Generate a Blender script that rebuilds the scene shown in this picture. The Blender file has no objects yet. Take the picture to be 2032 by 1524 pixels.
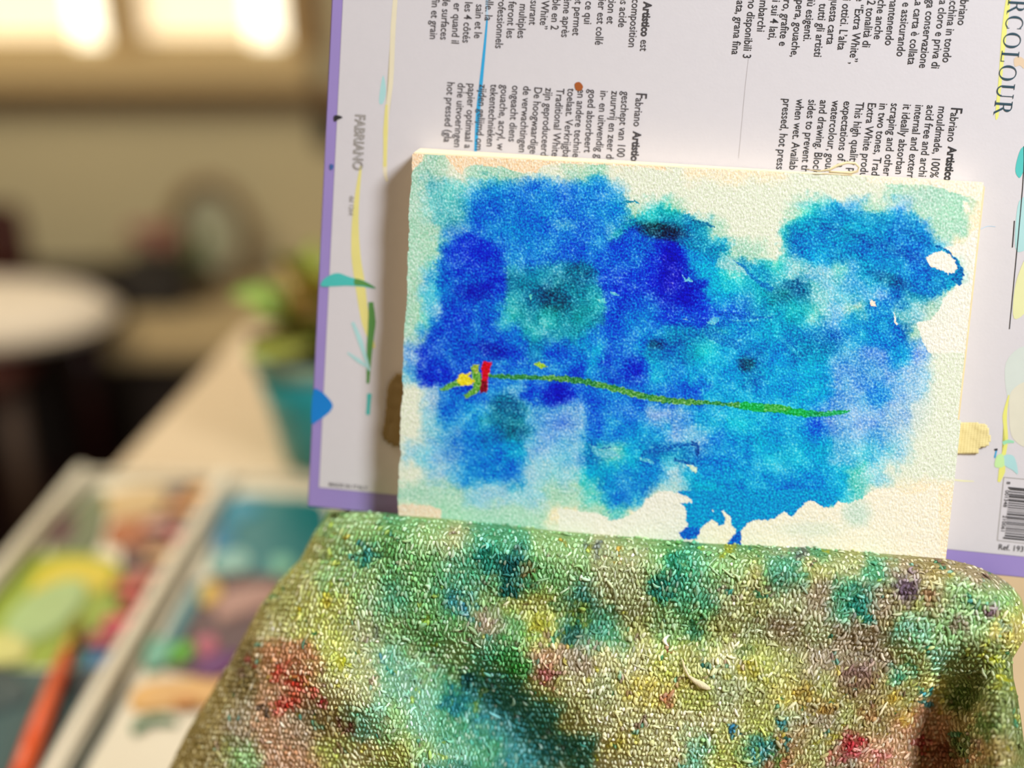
import bpy, bmesh, math, random
import numpy as np
from mathutils import Vector, Matrix

random.seed(7)
C = bpy.context.scene.collection
sc = bpy.context.scene

# ------------------------------------------------------------------ camera, light, exposure
FPX = 2453.0                       # focal length in pixels of the 2032 px wide frame
PITCH = math.atan(1162 / FPX)      # the camera looks down at the table
CAM = Vector((0, 0, 1.19))
cam_d = bpy.data.cameras.new('camera')
cam_d.sensor_width = 36
cam_d.lens = FPX / 2032 * 36
cam_d.clip_start = 0.02
cam_d.dof.use_dof = True
cam_d.dof.focus_distance = 0.394
cam_d.dof.aperture_fstop = 2.6
cam = bpy.data.objects.new('camera', cam_d)
C.objects.link(cam)
cam.location = CAM
cam.rotation_euler = (math.pi / 2 - PITCH, 0, 0)
sc.camera = cam
sc.view_settings.view_transform = 'Standard'
sc.view_settings.look = 'None'
sc.view_settings.gamma = 1
sc.view_settings.exposure = 0
sc.view_settings.use_curve_mapping = False

CR = Vector((1, 0, 0))
CF = Vector((0, math.cos(PITCH), -math.sin(PITCH)))
CU = Vector((0, math.sin(PITCH), math.cos(PITCH)))

wd = bpy.data.worlds.new('room_light')
wd.use_nodes = True
sc.world = wd
wd.node_tree.nodes['Background'].inputs[0].default_value = (1.0, 0.70, 0.42, 1)
wd.node_tree.nodes['Background'].inputs[1].default_value = 0.24

# pose of the painting block: corner, right, down and away axes in camera space (x right, y down, z forward)
def c2w(v):
    return CR * v[0] - CU * v[1] + CF * v[2]
AX = Vector((0.99277886, 0.0679226, -0.09887693)).normalized()
AY = Vector((-0.06927987, 0.98529111, 0.15621051))
AY = (AY - AX * AY.dot(AX)).normalized()
AN = AX.cross(AY).normalized()
T0 = Vector((-0.03238746, -0.07475288, 0.40121865))
bx_, by_, bz_ = c2w(AX), c2w(-AY), c2w(-AN)      # local x right, y up, z towards the viewer
PM = Matrix(((bx_.x, by_.x, bz_.x, 0), (bx_.y, by_.y, bz_.y, 0), (bx_.z, by_.z, bz_.z, 0), (0, 0, 0, 1)))
PM.translation = CAM + c2w(T0)

def area(name, loc, target, size, power, col):
    d = bpy.data.lights.new(name, 'AREA')
    d.shape = 'DISK'; d.size = size; d.energy = power; d.color = col
    o = bpy.data.objects.new(name, d); C.objects.link(o)
    o.location = loc
    o.rotation_euler = (Vector(target) - Vector(loc)).to_track_quat('-Z', 'Y').to_euler()
    return o
KEYT = PM @ Vector((0.09, -0.06, 0))
KEYD = (bx_ * 1.0 + by_ * 0.95 + bz_ * 1.05).normalized()
area('window_key_light', KEYT + KEYD * 1.3, KEYT, 0.36, 23, (0.94, 0.97, 1.0))
area('wall_fill_light', (-1.3, 0.9, 2.5), (-0.6, 2.1, 0.8), 0.8, 42, (1.0, 0.88, 0.68))  # unseen fill light added to brighten the back wall
area('table_fill_light', (-0.42, 1.45, 1.7), (-0.22, 0.62, 0.75), 0.5, 4.2, (1.0, 0.98, 0.94))  # added fill, no visible source, lifts the palette and tabletop

# ------------------------------------------------------------------ helpers
_ax = np.array(AX); _ay = np.array(AY); _an = np.array(AN); _t = np.array(T0)

def loc(px, py, z=0.0):
    """frame pixel on the plane lying z metres in front of the painting -> easel-local coordinates"""
    px = np.asarray(px, float); py = np.asarray(py, float); z = np.asarray(z, float)
    px, py, z = np.broadcast_arrays(px, py, z)
    r = np.stack([(px - 1016) / FPX, (py - 762) / FPX, np.ones_like(px)], -1)
    k = (_t @ _an - z) / (r @ _an)
    P = r * k[..., None] - _t
    return np.stack([P @ _ax, -(P @ _ay), z], -1)

def ray(px, py):
    return c2w(((px - 1016) / FPX, (py - 762) / FPX, 1.0))
TZ = 0.75
def tp(px, py, z=TZ):
    r = ray(px, py); return CAM + r * ((z - CAM.z) / r.z)
WY = 2.15
def wp(px, py, y=WY):
    r = ray(px, py); return CAM + r * (y / r.y)

def lin(c):
    c = np.asarray(c, float) / 255.0
    return np.where(c <= 0.04045, c / 12.92, ((c + 0.055) / 1.055) ** 2.4)

def tag(o, label=None, cat=None, group=None, kind=None):
    if label: o['label'] = label
    if cat: o['category'] = cat
    if group: o['group'] = group
    if kind: o['kind'] = kind
    return o

def link(name, me, m=None, parent=None, mat4=None):
    o = bpy.data.objects.new(name, me); C.objects.link(o)
    if m is not None and me is not None: me.materials.append(m)
    if parent is not None: o.parent = parent
    if mat4 is not None: o.matrix_world = mat4
    return o

def empty(name, label, cat, group=None, mat4=None, at=None):
    o = bpy.data.objects.new(name, None); C.objects.link(o)
    o.empty_display_size = 0.02
    if mat4 is not None: o.matrix_world = mat4
    if at is not None: o.location = at
    return tag(o, label, cat, group)

def np_mesh(name, V, F, smooth=False, col=None):
    V = np.ascontiguousarray(V, dtype=np.float32).reshape(-1, 3)
    F = np.ascontiguousarray(F, dtype=np.int32)
    n = F.shape[1]
    me = bpy.data.meshes.new(name)
    me.vertices.add(len(V)); me.vertices.foreach_set('co', V.ravel())
    me.loops.add(F.size); me.loops.foreach_set('vertex_index', F.ravel())
    me.polygons.add(len(F))
    me.polygons.foreach_set('loop_start', np.arange(0, F.size, n, dtype=np.int32))
    me.update(calc_edges=True)
    if smooth: me.polygons.foreach_set('use_smooth', np.ones(len(F), bool))
    if col is not None:
        a = me.color_attributes.new('pigment', 'FLOAT_COLOR', 'POINT')
        a.data.foreach_set('color', np.concatenate([col, np.ones((len(col), 1))], 1).astype(np.float32).ravel())
    me.validate()
    return me

def grid_faces(nu, nv):
    i = np.arange(nv - 1)[:, None] * nu + np.arange(nu - 1)[None, :]
    return np.stack([i, i + nu, i + nu + 1, i + 1], -1).reshape(-1, 4)

# value noise on arrays
_rng = np.random.RandomState(11)
_tab = _rng.rand(8, 256, 256)
def vn(x, y, s=0):
    x = np.asarray(x, float); y = np.asarray(y, float)
    xi = np.floor(x).astype(int); yi = np.floor(y).astype(int)
    fx = x - xi; fy = y - yi
    fx = fx * fx * (3 - 2 * fx); fy = fy * fy * (3 - 2 * fy)
    T = _tab[s % 8]
    g = lambda a, b: T[a & 255, b & 255]
    return (g(xi, yi) * (1 - fx) + g(xi + 1, yi) * fx) * (1 - fy) + (g(xi, yi + 1) * (1 - fx) + g(xi + 1, yi + 1) * fx) * fy
def fbm(x, y, s=0, o=4):
    r = 0; a = .5; t = 0
    for k in range(o):
        r = r + a * vn(x * 2 ** k + 17 * k, y * 2 ** k + 31 * k, s + k); t += a; a *= .55
    return r / t
def sst(a, b, x):
    t = np.clip((x - a) / (b - a), 0, 1); return t * t * (3 - 2 * t)

# ------------------------------------------------------------------ materials
def mat(name, rgb, rough=0.8, metal=0.0, var=0.0, scale=40, bump=0.0, bscale=200, trans=None, bdist=0.001, emit=None):
    m = bpy.data.materials.new(name); m.use_nodes = True
    nt = m.node_tree; b = nt.nodes['Principled BSDF']
    c = lin(rgb)
    b.inputs['Base Color'].default_value = (*c, 1)
    b.inputs['Roughness'].default_value = rough
    b.inputs['Metallic'].default_value = metal
    tc = nt.nodes.new('ShaderNodeTexCoord')
    n = nt.nodes.new('ShaderNodeTexNoise'); n.inputs['Scale'].default_value = scale; n.inputs['Detail'].default_value = 4
    nt.links.new(tc.outputs['Object'], n.inputs['Vector'])
    if var > 0:
        mx = nt.nodes.new('ShaderNodeMix'); mx.data_type = 'RGBA'
        mx.inputs[6].default_value = (*(c * (1 - var)), 1); mx.inputs[7].default_value = (*np.minimum(c * (1 + var), 1), 1)
        nt.links.new(n.outputs[0], mx.inputs[0]); nt.links.new(mx.outputs[2], b.inputs['Base Color'])
    if bump > 0:
        n2 = nt.nodes.new('ShaderNodeTexNoise'); n2.inputs['Scale'].default_value = bscale; n2.inputs['Detail'].default_value = 3
        nt.links.new(tc.outputs['Object'], n2.inputs['Vector'])
        bp = nt.nodes.new('ShaderNodeBump'); bp.inputs['Strength'].default_value = bump; bp.inputs['Distance'].default_value = bdist
        nt.links.new(n2.outputs[0], bp.inputs['Height']); nt.links.new(bp.outputs[0], b.inputs['Normal'])
    if emit:
        b.inputs['Emission Color'].default_value = (*c, 1); b.inputs['Emission Strength'].default_value = emit
    return m

def wood(name, rgb1, rgb2, rough=0.5, sc_=(6, 60, 60)):
    m = bpy.data.materials.new(name); m.use_nodes = True
    nt = m.node_tree; b = nt.nodes['Principled BSDF']; b.inputs['Roughness'].default_value = rough
    tc = nt.nodes.new('ShaderNodeTexCoord'); mp = nt.nodes.new('ShaderNodeMapping')
    mp.inputs['Scale'].default_value = sc_
    n = nt.nodes.new('ShaderNodeTexNoise'); n.inputs['Scale'].default_value = 1.0; n.inputs['Detail'].default_value = 5
    mx = nt.nodes.new('ShaderNodeMix'); mx.data_type = 'RGBA'
    mx.inputs[6].default_value = (*lin(rgb1), 1); mx.inputs[7].default_value = (*lin(rgb2), 1)
    nt.links.new(tc.outputs['Object'], mp.inputs[0]); nt.links.new(mp.outputs[0], n.inputs['Vector'])
    nt.links.new(n.outputs[0], mx.inputs[0]); nt.links.new(mx.outputs[2], b.inputs['Base Color'])
    return m

def attr_mat(name, gran=1.0, gscale=1500, bump=0.6, bscale=(900, 900, 900), bdist=0.0004, rough=0.85, bdetail=2):
    """colour from the painted attribute; noise thickens and thins the pigment in the paper grain"""
    m = bpy.data.materials.new(name); m.use_nodes = True
    nt = m.node_tree; b = nt.nodes['Principled BSDF']; b.inputs['Roughness'].default_value = rough
    b.inputs['Specular IOR Level'].default_value = 0.2
    at = nt.nodes.new('ShaderNodeAttribute'); at.attribute_name = 'pigment'
    tc = nt.nodes.new('ShaderNodeTexCoord')
    n = nt.nodes.new('ShaderNodeTexNoise'); n.inputs['Scale'].default_value = gscale; n.inputs['Detail'].default_value = 2.5
    nt.links.new(tc.outputs['Object'], n.inputs['Vector'])
    mr = nt.nodes.new('ShaderNodeMapRange')
    mr.inputs[1].default_value = 0.3; mr.inputs[2].default_value = 0.7
    mr.inputs[3].default_value = 1 - gran * 0.55; mr.inputs[4].default_value = 1 + gran * 0.6
    nt.links.new(n.outputs[0], mr.inputs[0])
    g = nt.nodes.new('ShaderNodeGamma')
    nt.links.new(at.outputs['Color'], g.inputs[0]); nt.links.new(mr.outputs[0], g.inputs[1])
    nt.links.new(g.outputs[0], b.inputs['Base Color'])
    mp = nt.nodes.new('ShaderNodeMapping'); mp.inputs['Scale'].default_value = bscale
    mp.inputs['Rotation'].default_value = (0, 0, math.radians(35))
    n2 = nt.nodes.new('ShaderNodeTexNoise'); n2.inputs['Scale'].default_value = 1; n2.inputs['Detail'].default_value = bdetail
    nt.links.new(tc.outputs['Object'], mp.inputs[0]); nt.links.new(mp.outputs[0], n2.inputs['Vector'])
    bp = nt.nodes.new('ShaderNodeBump'); bp.inputs['Strength'].default_value = bump; bp.inputs['Distance'].default_value = bdist
    nt.links.new(n2.outputs[0], bp.inputs['Height']); nt.links.new(bp.outputs[0], b.inputs['Normal'])
    return m

# ------------------------------------------------------------------ small mesh builders
def bm_mesh(name, bm, smooth=False):
    me = bpy.data.meshes.new(name); bm.normal_update(); bm.to_mesh(me); bm.free()
    if smooth:
        me.polygons.foreach_set('use_smooth', np.ones(len(me.polygons), bool))
    return me

def box_bm(bm, lo, hi, M=None, bev=0.0):
    r = bmesh.ops.create_cube(bm, size=1)
    vs = r['verts']
    lo = Vector(lo); hi = Vector(hi)
    for v in vs:
        v.co = Vector([(lo[i] + hi[i]) / 2 + v.co[i] * (hi[i] - lo[i]) for i in range(3)])
    if bev > 0:
        es = list({e for v in vs for e in v.link_edges})
        bev_r = bmesh.ops.bevel(bm, geom=es, offset=bev, segments=2, affect='EDGES')
        vs = list({v for f in bev_r['faces'] for v in f.verts} | {v for v in vs if v.is_valid})
    if M is not None:
        for v in set(vs): v.co = M @ v.co
def box(name, lo, hi, m, parent=None, bev=0.0, M=None, mat4=None):
    bm = bmesh.new(); box_bm(bm, lo, hi, M, bev)
    return link(name, bm_mesh(name, bm), m, parent, mat4)

def bar(name, p, q, w, h, m, parent=None, bev=0.001, lift=0):
    """bar lying on a horizontal surface from p to q"""
    p = Vector(p); q = Vector(q); d = q - p; L = d.length
    M = Matrix.Translation(p) @ Matrix.Rotation(math.atan2(d.y, d.x), 4, 'Z')
    return box(name, (0, -w / 2, lift), (L, w / 2, lift + h), m, parent, bev, M)

def lathe(name, prof, m, parent=None, seg=40, at=(0, 0, 0), mat4=None, sx=1, sy=1):
    prof = np.array(prof, float); n = len(prof)
    a = np.linspace(0, 2 * np.pi, seg, endpoint=False)
    V = np.stack([prof[:, 0][:, None] * np.cos(a) * sx, prof[:, 0][:, None] * np.sin(a) * sy, np.repeat(prof[:, 1][:, None], seg, 1)], -1).reshape(-1, 3) + np.array(at)
    i = np.arange(n - 1)[:, None] * seg; j = np.arange(seg)[None]
    F = np.stack([i + j, i + (j + 1) % seg, i + seg + (j + 1) % seg, i + seg + j], -1).reshape(-1, 4)
    return link(name, np_mesh(name, V, F, True), m, parent, mat4)

def tube(name, pts, rad, m, parent=None, seg=12, flat=1.0, mat4=None):
    pts = [Vector(p) for p in pts]; V = []; F = []
    rad = rad if hasattr(rad, '__len__') else [rad] * len(pts)
    for k, p in enumerate(pts):
        d = (pts[min(k + 1, len(pts) - 1)] - pts[max(k - 1, 0)]).normalized()
        s = d.cross(Vector((0, 0, 1)))
        if s.length < 1e-4: s = Vector((1, 0, 0))
        s.normalize(); u = s.cross(d)
        for j in range(seg):
            a = 2 * math.pi * j / seg
            V.append(p + s * math.cos(a) * rad[k] + u * math.sin(a) * rad[k] * flat)
    for k in range(len(pts) - 1):
        for j in range(seg):
            F.append((k * seg + j, k * seg + (j + 1) % seg, (k + 1) * seg + (j + 1) % seg, (k + 1) * seg + j))
    me = bpy.data.meshes.new(name)
    me.from_pydata([tuple(v) for v in V], [], F + [tuple(range(seg))[::-1], tuple((len(pts) - 1) * seg + j for j in range(seg))])
    me.polygons.foreach_set('use_smooth', np.ones(len(me.polygons), bool))
    return link(name, me, m, parent, mat4)

def flat_poly(name, pts3, thick, m, parent, nrm=(0, 0, 1), mat4=None):
    """thin slab with the given outline (list of 3D points), raised along nrm"""
    bm = bmesh.new(); n = Vector(nrm)
    a = [bm.verts.new(Vector(p)) for p in pts3]; b = [bm.verts.new(Vector(p) + n * thick) for p in pts3]
    bm.faces.new(b)
    k = len(a)
    for i in range(k): bm.faces.new((a[i], a[(i + 1) % k], b[(i + 1) % k], b[i]))
    bmesh.ops.recalc_face_normals(bm, faces=bm.faces)
    return link(name, bm_mesh(name, bm), m, parent, mat4)

def smooth_closed(pts, n=6, jit=0.0, rnd=None):
    P = np.array(pts, float); k = len(P); out = []
    for i in range(k):
        p0, p1, p2, p3 = P[i - 1], P[i], P[(i + 1) % k], P[(i + 2) % k]
        for t in np.linspace(0, 1, n, endpoint=False):
            out.append(0.5 * ((2 * p1) + (-p0 + p2) * t + (2 * p0 - 5 * p1 + 4 * p2 - p3) * t * t + (-p0 + 3 * p1 - 3 * p2 + p3) * t ** 3))
    out = np.array(out)
    if jit: out += (np.random.RandomState(len(out)).rand(*out.shape) - .5) * 2 * jit
    return out

def stroke_poly(pts, widths, n=6):
    P = np.array(pts, float); k = len(P); W = np.array(widths if hasattr(widths, '__len__') else [widths] * k, float)
    o = []; w = []
    for i in range(k - 1):
        p0, p1, p2, p3 = P[max(i - 1, 0)], P[i], P[i + 1], P[min(i + 2, k - 1)]
        for t in np.linspace(0, 1, n, endpoint=(i == k - 2)):
            o.append(0.5 * ((2 * p1) + (-p0 + p2) * t + (2 * p0 - 5 * p1 + 4 * p2 - p3) * t * t + (-p0 + 3 * p1 - 3 * p2 + p3) * t ** 3))
            w.append(W[i] * (1 - t) + W[i + 1] * t)
    o = np.array(o); w = np.array(w)[:, None] / 2
    d = np.gradient(o, axis=0); d /= np.linalg.norm(d, axis=1)[:, None] + 1e-9
    nn = np.stack([-d[:, 1], d[:, 0]], 1)
    return np.concatenate([o + nn * w, (o - nn * w)[::-1]])

# ------------------------------------------------------------------ the room
M_wall = mat('wall_paint', (176, 164, 128), 0.9, var=0.05, scale=2)
M_floor = wood('dark_red_floor', (30, 4, 2), (42, 8, 4), 0.6, (2, 14, 14))
M_sill = mat('sill_paint', (180, 156, 110), 0.7, var=0.06, scale=3)
M_frame = mat('window_frame_paint', (160, 134, 88), 0.7, var=0.05, scale=3)
M_trim = mat('trim_paint', (128, 100, 62), 0.7, var=0.05, scale=3)
tag(box('floor', (-3.0, -1.2, -0.05), (3.0, WY, 0), M_floor), kind='structure')

zb = wp(300, 96).z; zt = 1.95
xa0 = wp(-420, 40).x; xa1 = wp(216, 40).x; xb0 = wp(258, 40).x; xb1 = wp(572, 40).x
bm = bmesh.new()
box_bm(bm, (-3.0, WY, 0), (3.0, WY + 0.12, zb))
box_bm(bm, (-3.0, WY, zt), (3.0, WY + 0.12, 2.5))
box_bm(bm, (-3.0, WY, zb), (xa0, WY + 0.12, zt))
box_bm(bm, (xa1, WY, zb), (xb0, WY + 0.12, zt))
box_bm(bm, (xb1, WY, zb), (3.0, WY + 0.12, zt))
tag(link('wall_back', bm_mesh('wall_back', bm), M_wall), kind='structure')
M_glass = mat('daylight_glass', (255, 252, 235), 0.3, emit=1.5)
M_blind = mat('lit_blind', (250, 232, 196), 0.8, var=0.02, emit=0.74)
for n_, (a0, a1, split) in enumerate(((xa0, xa1, wp(132, 40).x), (xb0, xb1, wp(488, 40).x))):
    w = empty('window_%d' % (n_ + 1), None, None, at=(0, 0, 0)); w['kind'] = 'structure'
    box('pane', (a0, WY + 0.06, zb), (a1, WY + 0.066, zt), M_glass, w)
    bm = bmesh.new()
    nsl = 26; hgt = (zt - zb) / nsl
    box_bm(bm, (a0 + 0.01, WY + 0.030, zb + 0.012), (split, WY + 0.034, zt - 0.01))
    link('roller_blind', bm_mesh('roller_blind', bm), M_blind, w)
    box('bottom_bar', (a0 + 0.01, WY + 0.026, zb + 0.004), (split, WY + 0.038, zb + 0.014), M_frame, w, 0.002)
    box('frame_jamb', (a0 - 0.02, WY - 0.012, zb), (a0 + 0.008, WY + 0.05, zt), M_frame, w, 0.002)
    box('frame_jamb', (a1 - 0.008, WY - 0.012, zb), (a1 + 0.02, WY + 0.05, zt), M_frame, w, 0.002)
zs = wp(300, 172).z
x_dark_panel = tp(205, 690, 0.40).x
M_dark_panel = wood('added_dark_panel', (24, 12, 6), (18, 8, 4), 0.8)
s = tag(box('trim_1', (-2.2, WY - 0.05, zs), (xb1 + 0.04, WY, zb + 0.004), M_sill, bev=0.006), kind='structure')
s = tag(box('sill_shadow_strip', (-2.2, WY - 0.02, zs - 0.035), (3.0, WY, zs), M_trim, bev=0.003), kind='structure')  # dark strip that paints in the shadow line under the sill
s = tag(box('lower_dark_panel', (-2.2, WY - 0.015, 0.0), (x_dark_panel, WY, 0.42), M_dark_panel, bev=0.003), kind='structure')  # panel added to make the wall below the chair dark
s = tag(box('trim_3', (xb1 + 0.022, WY - 0.018, zb + 0.004), (xb1 + 0.06, WY, zt), M_trim, bev=0.003), kind='structure')

# hook shape added for a dark blurred spot beside the pad
hp = wp(652, 250)
hk = empty('blur_spot_hook', 'added dark hook shape standing in for a blurred spot left of the lilac pad', 'hook', at=hp)
M_dark = mat('dark_metal', (30, 30, 32), 0.5, 0.6)
box('back_plate', (-0.022, -0.008, -0.04), (0.022, 0.0, 0.04), M_dark, hk, 0.003)
tube('hook_arm', [(0, -0.008, 0.01), (0, -0.04, 0.0), (0, -0.05, 0.02)], [0.008, 0.007, 0.009], M_dark, hk)

# ------------------------------------------------------------------ sideboard
M_sb = mat('sideboard_top_paint', (150, 132, 96), 0.7, var=0.05, scale=6)
M_sbd = wood('dark_sideboard_wood', (28, 16, 7), (20, 11, 5), 0.7)
zsb = 0.40
yf = tp(320, 690, zsb).y
x0 = tp(205, 690, zsb).x; x1 = x0 + 1.35
sb = empty('sideboard', 'low sideboard with cream top and dark wooden front against the back wall', 'sideboard', at=(0, 0, 0))
box('worktop', (x0, yf, zsb - 0.03), (x1, WY - 0.001, zsb), M_sb, sb, 0.004)
box('cabinet_body', (x0 + 0.02, yf + 0.03, 0.06), (x1 - 0.02, WY - 0.004, zsb - 0.03), M_sbd, sb, 0.002)
box('plinth', (x0 + 0.04, yf + 0.06, 0.0), (x1 - 0.04, WY - 0.01, 0.06), M_sbd, sb)
for k in range(3):
    a = x0 + 0.03 + k * 0.43
    d = box('door', (a, yf + 0.014, 0.08), (a + 0.42, yf + 0.03, zsb - 0.045), M_sbd, sb, 0.003)
    box('knob', (a + 0.38, yf + 0.0, 0.22), (a + 0.40, yf + 0.014, 0.24), M_dark, d, 0.003)

# oval mirror leaning on the sideboard
cm = wp(425, 468, WY - 0.05)
M_mf = wood('walnut_mirror_frame', (112, 84, 46), (92, 66, 34), 0.5, (20, 20, 20))
M_mg = mat('mirror_glass_pale', (176, 176, 148), 0.25, 0.25)
mr_ = empty('oval_mirror', 'oval wooden framed mirror leaning on the wall above the sideboard', 'mirror', at=(cm.x, WY - 0.06, zsb))
hh = cm.z - zsb + 0.005
ru, rv = 0.062, hh
ring = []
V = []; F = []; NS, NT = 48, 10
for i in range(NS):
    a = 2 * math.pi * i / NS
    cx, cz = math.cos(a) * ru, math.sin(a) * rv
    nx, nz = math.cos(a), math.sin(a)
    for j in range(NT):
        b = 2 * math.pi * j / NT
        V.append((cx + nx * math.cos(b) * 0.013, math.sin(b) * 0.009, hh + cz * 0.93 + nz * math.cos(b) * 0.013 + 0.006))
for i in range(NS):
    for j in range(NT):
        F.append((i * NT + j, ((i + 1) % NS) * NT + j, ((i + 1) % NS) * NT + (j + 1) % NT, i * NT + (j + 1) % NT))
link('mirror_frame', np_mesh('mirror_frame', V, F, True), M_mf, mr_)
flat_poly('mirror_glass', [(math.cos(2 * math.pi * i / 48) * ru * 0.97, 0.002, hh + 0.006 + math.sin(2 * math.pi * i / 48) * rv * 0.9) for i in range(48)], 0.003, M_mg, mr_, (0, -1, 0))

def leaf_mesh(L, W, bend=0.3, curl=0.15):
    n = 7; V = []
    for i in range(n):
        t = i / (n - 1); w = W * math.sin(math.pi * min(t * 0.92 + 0.06, 1)) ** 0.8
        z = bend * L * math.sin(t * 1.7); x = L * t * (1 - 0.25 * bend * t)
        V += [(x, -w / 2, z + curl * w), (x, 0, z - 0.02 * L), (x, w / 2, z + curl * w)]
    F = []
    for i in range(n - 1):
        for j in range(2):
            a = i * 3 + j; F.append((a, a + 3, a + 4, a + 1))
    return V, F

def foliage(root, n, cols, Lr, Wr, height, seed, spread=1.0):
    rnd = random.Random(seed)
    for k in range(n):
        V, F = leaf_mesh(rnd.uniform(*Lr), rnd.uniform(*Wr), rnd.uniform(-.3, .5))
        me = np_mesh('leaf', V, F, True)
        o = link('leaf', me, cols[k % len(cols)], root)
        az = k * 2.4 + rnd.uniform(-.3, .3)
        M = Matrix.Translation((0, 0, height * rnd.uniform(0.15, 1))) @ Matrix.Rotation(az, 4, 'Z') @ Matrix.Rotation(-rnd.uniform(0.1, 1.1) / spread, 4, 'Y') @ Matrix.Rotation(rnd.uniform(-.4, .4), 4, 'X')
        o.matrix_local = M

# dark planter with dried pink flower heads, and small green plant on the sideboard
pb = tp(300, 622, zsb)
M_plant_box = mat('charcoal_planter', (40, 36, 32), 0.7, var=0.1)
pl = empty('planter_box', 'small charcoal planter box on the sideboard left of the oval mirror', 'planter', at=(pb.x, pb.y + 0.05, zsb))
bm = bmesh.new(); box_bm(bm, (-0.045, -0.045, 0.0), (0.05, 0.045, 0.072), bev=0.005)
link('planter_body', bm_mesh('planter_body', bm), M_plant_box, pl)
box('rim', (-0.049, -0.049, 0.066), (0.054, 0.049, 0.076), M_plant_box, pl, 0.002)
M_pink = mat('dusty_pink_petals', (134, 84, 76), 0.9, var=0.15)
M_stem = mat('brown_stem', (74, 62, 38), 0.9)
dp = empty('dried_flowers', 'dusty pink dried flower heads standing in the charcoal planter', 'flowers', at=(pb.x, pb.y + 0.05, zsb + 0.0765))
rnd = random.Random(3)
for k in range(9):
    a = k * 2.39; r = 0.012 + 0.003 * k
    top = (math.cos(a) * r, math.sin(a) * r, 0.03 + rnd.uniform(0, 0.035))
    tube('stem', [(top[0] * .4, top[1] * .4, 0), top], 0.0018, M_stem, dp, 6)
    lathe('flower_head', [(0.0005, -0.010), (0.009, -0.006), (0.013, 0.002), (0.010, 0.009), (0.0005, 0.012)], M_pink, dp, 10, top)
g1 = mat('dark_green_leaf', (52, 66, 30), 0.6, var=0.2); g2 = mat('mid_green_leaf', (96, 112, 52), 0.6, var=0.2)
pg = tp(378, 600, zsb)
sp_ = empty('small_potted_plant', 'small dark green leafy plant in a pot before the oval mirror', 'plant', at=(pg.x + 0.02, pg.y + 0.01, zsb))
lathe('pot', [(0.001, 0.0), (0.022, 0.0), (0.03, 0.045), (0.027, 0.045), (0.024, 0.038), (0.001, 0.038)], mat('brown_pot', (78, 62, 36), 0.8), sp_)
foliage(sp_, 16, [g1, g1, g2], (0.03, 0.055), (0.015, 0.024), 0.05, 5)
for c in [c for c in sp_.children if c.name.startswith('leaf')]: c.location.z += 0.035

# ------------------------------------------------------------------ chair with white cushion
M_mah = wood('dark_mahogany', (54, 6, 3), (40, 4, 2), 0.45, (10, 10, 50))
M_cush = mat('white_cushion_cloth', (198, 188, 172), 0.9, bump=0.3, bscale=60, bdist=0.004)
ch = empty('chair', 'dark red wooden chair beside the sideboard at the left frame edge', 'chair', at=(tp(0, 610, 0.45).x - 0.09, 1.80, 0))
ch.rotation_euler.z = 0.0
bxr = wp(56, 480, 1.98).x - ch.location.x
box('seat', (-0.2, -0.19, 0.40), (0.19, 0.19, 0.43), M_mah, ch, 0.008)
for sx in (-1, 1):
    for sy in (-1, 1):
        tube('leg', [(sx * 0.17, sy * 0.16, 0), (sx * 0.17, sy * 0.16, 0.40)], [0.014, 0.019], M_mah if (sx, sy) != (1, -1) else wood('lit_leg', (66, 46, 30), (52, 36, 24), .6), ch)  # front right leg coloured lighter, as if lit
for sx in (-1, 1):
    tube('back_post', [(-0.17 if sx < 0 else bxr - 0.02, 0.172, 0.42), (-0.17 if sx < 0 else bxr - 0.02, 0.178, 0.52), (-0.17 if sx < 0 else bxr - 0.022, 0.182, 0.575)], [0.018, 0.018, 0.014], M_mah, ch)
bm = bmesh.new(); box_bm(bm, (-0.18, 0.165, 0.432), (bxr, 0.19, 0.583), bev=0.010)
link('backrest', bm_mesh('backrest', bm), M_mah, ch)
cu = empty('cushion', 'plump white cushion lying on the seat of the dark chair', 'cushion', at=(ch.location.x + 0.06, 1.80, 0.4305))
prof = [(0.001, 0.0), (0.15, 0.0), (0.19, 0.012), (0.20, 0.028), (0.185, 0.045), (0.13, 0.058), (0.06, 0.060), (0.001, 0.056)]
lathe('cushion_cover', prof, M_cush, cu, 48, sx=1.15, sy=.66)
lathe('piping', [(0.198, 0.024), (0.204, 0.028), (0.198, 0.032), (0.198, 0.024)], mat('cream_piping', (200, 186, 160), .9), cu, 48, sx=1.15, sy=.66)

# ------------------------------------------------------------------ table
M_tab = wood('pale_table_wood', (196, 176, 146), (178, 158, 126), 0.55, (3, 40, 40))
P1 = tp(490, 642); P2 = tp(205, 945)
hd = (P1 - P2); hd.z = 0; hd.normalize()
sd = Vector((hd.y, -hd.x, 0))
TM = Matrix(((sd.x, hd.x, 0, P1.x), (sd.y, hd.y, 0, P1.y), (0, 0, 1, 0), (0, 0, 0, 1)))
tb = empty('table', 'pale wooden table with paint marks under the open palette', 'table', mat4=TM)
LT = 1.05
o = box('tabletop', (0, -LT, TZ - 0.028), (1.45, 0, TZ), M_tab, None, 0.003); o.parent = tb
for (x, y) in ((0.05, -0.05), (1.4, -0.05), (0.05, -LT + 0.05), (1.4, -LT + 0.05)):
    o = box('leg', (x - 0.022, y - 0.022, 0), (x + 0.022, y + 0.022, TZ - 0.028), M_tab, None, 0.003); o.parent = tb
for (a, b) in (((0.05, -0.06), (1.4, -0.04)), ((0.05, -LT + 0.04), (1.4, -LT + 0.06))):
    o = box('apron', (a[0], a[1], TZ - 0.09), (b[0], b[1], TZ - 0.028), M_tab, None); o.parent = tb

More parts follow.
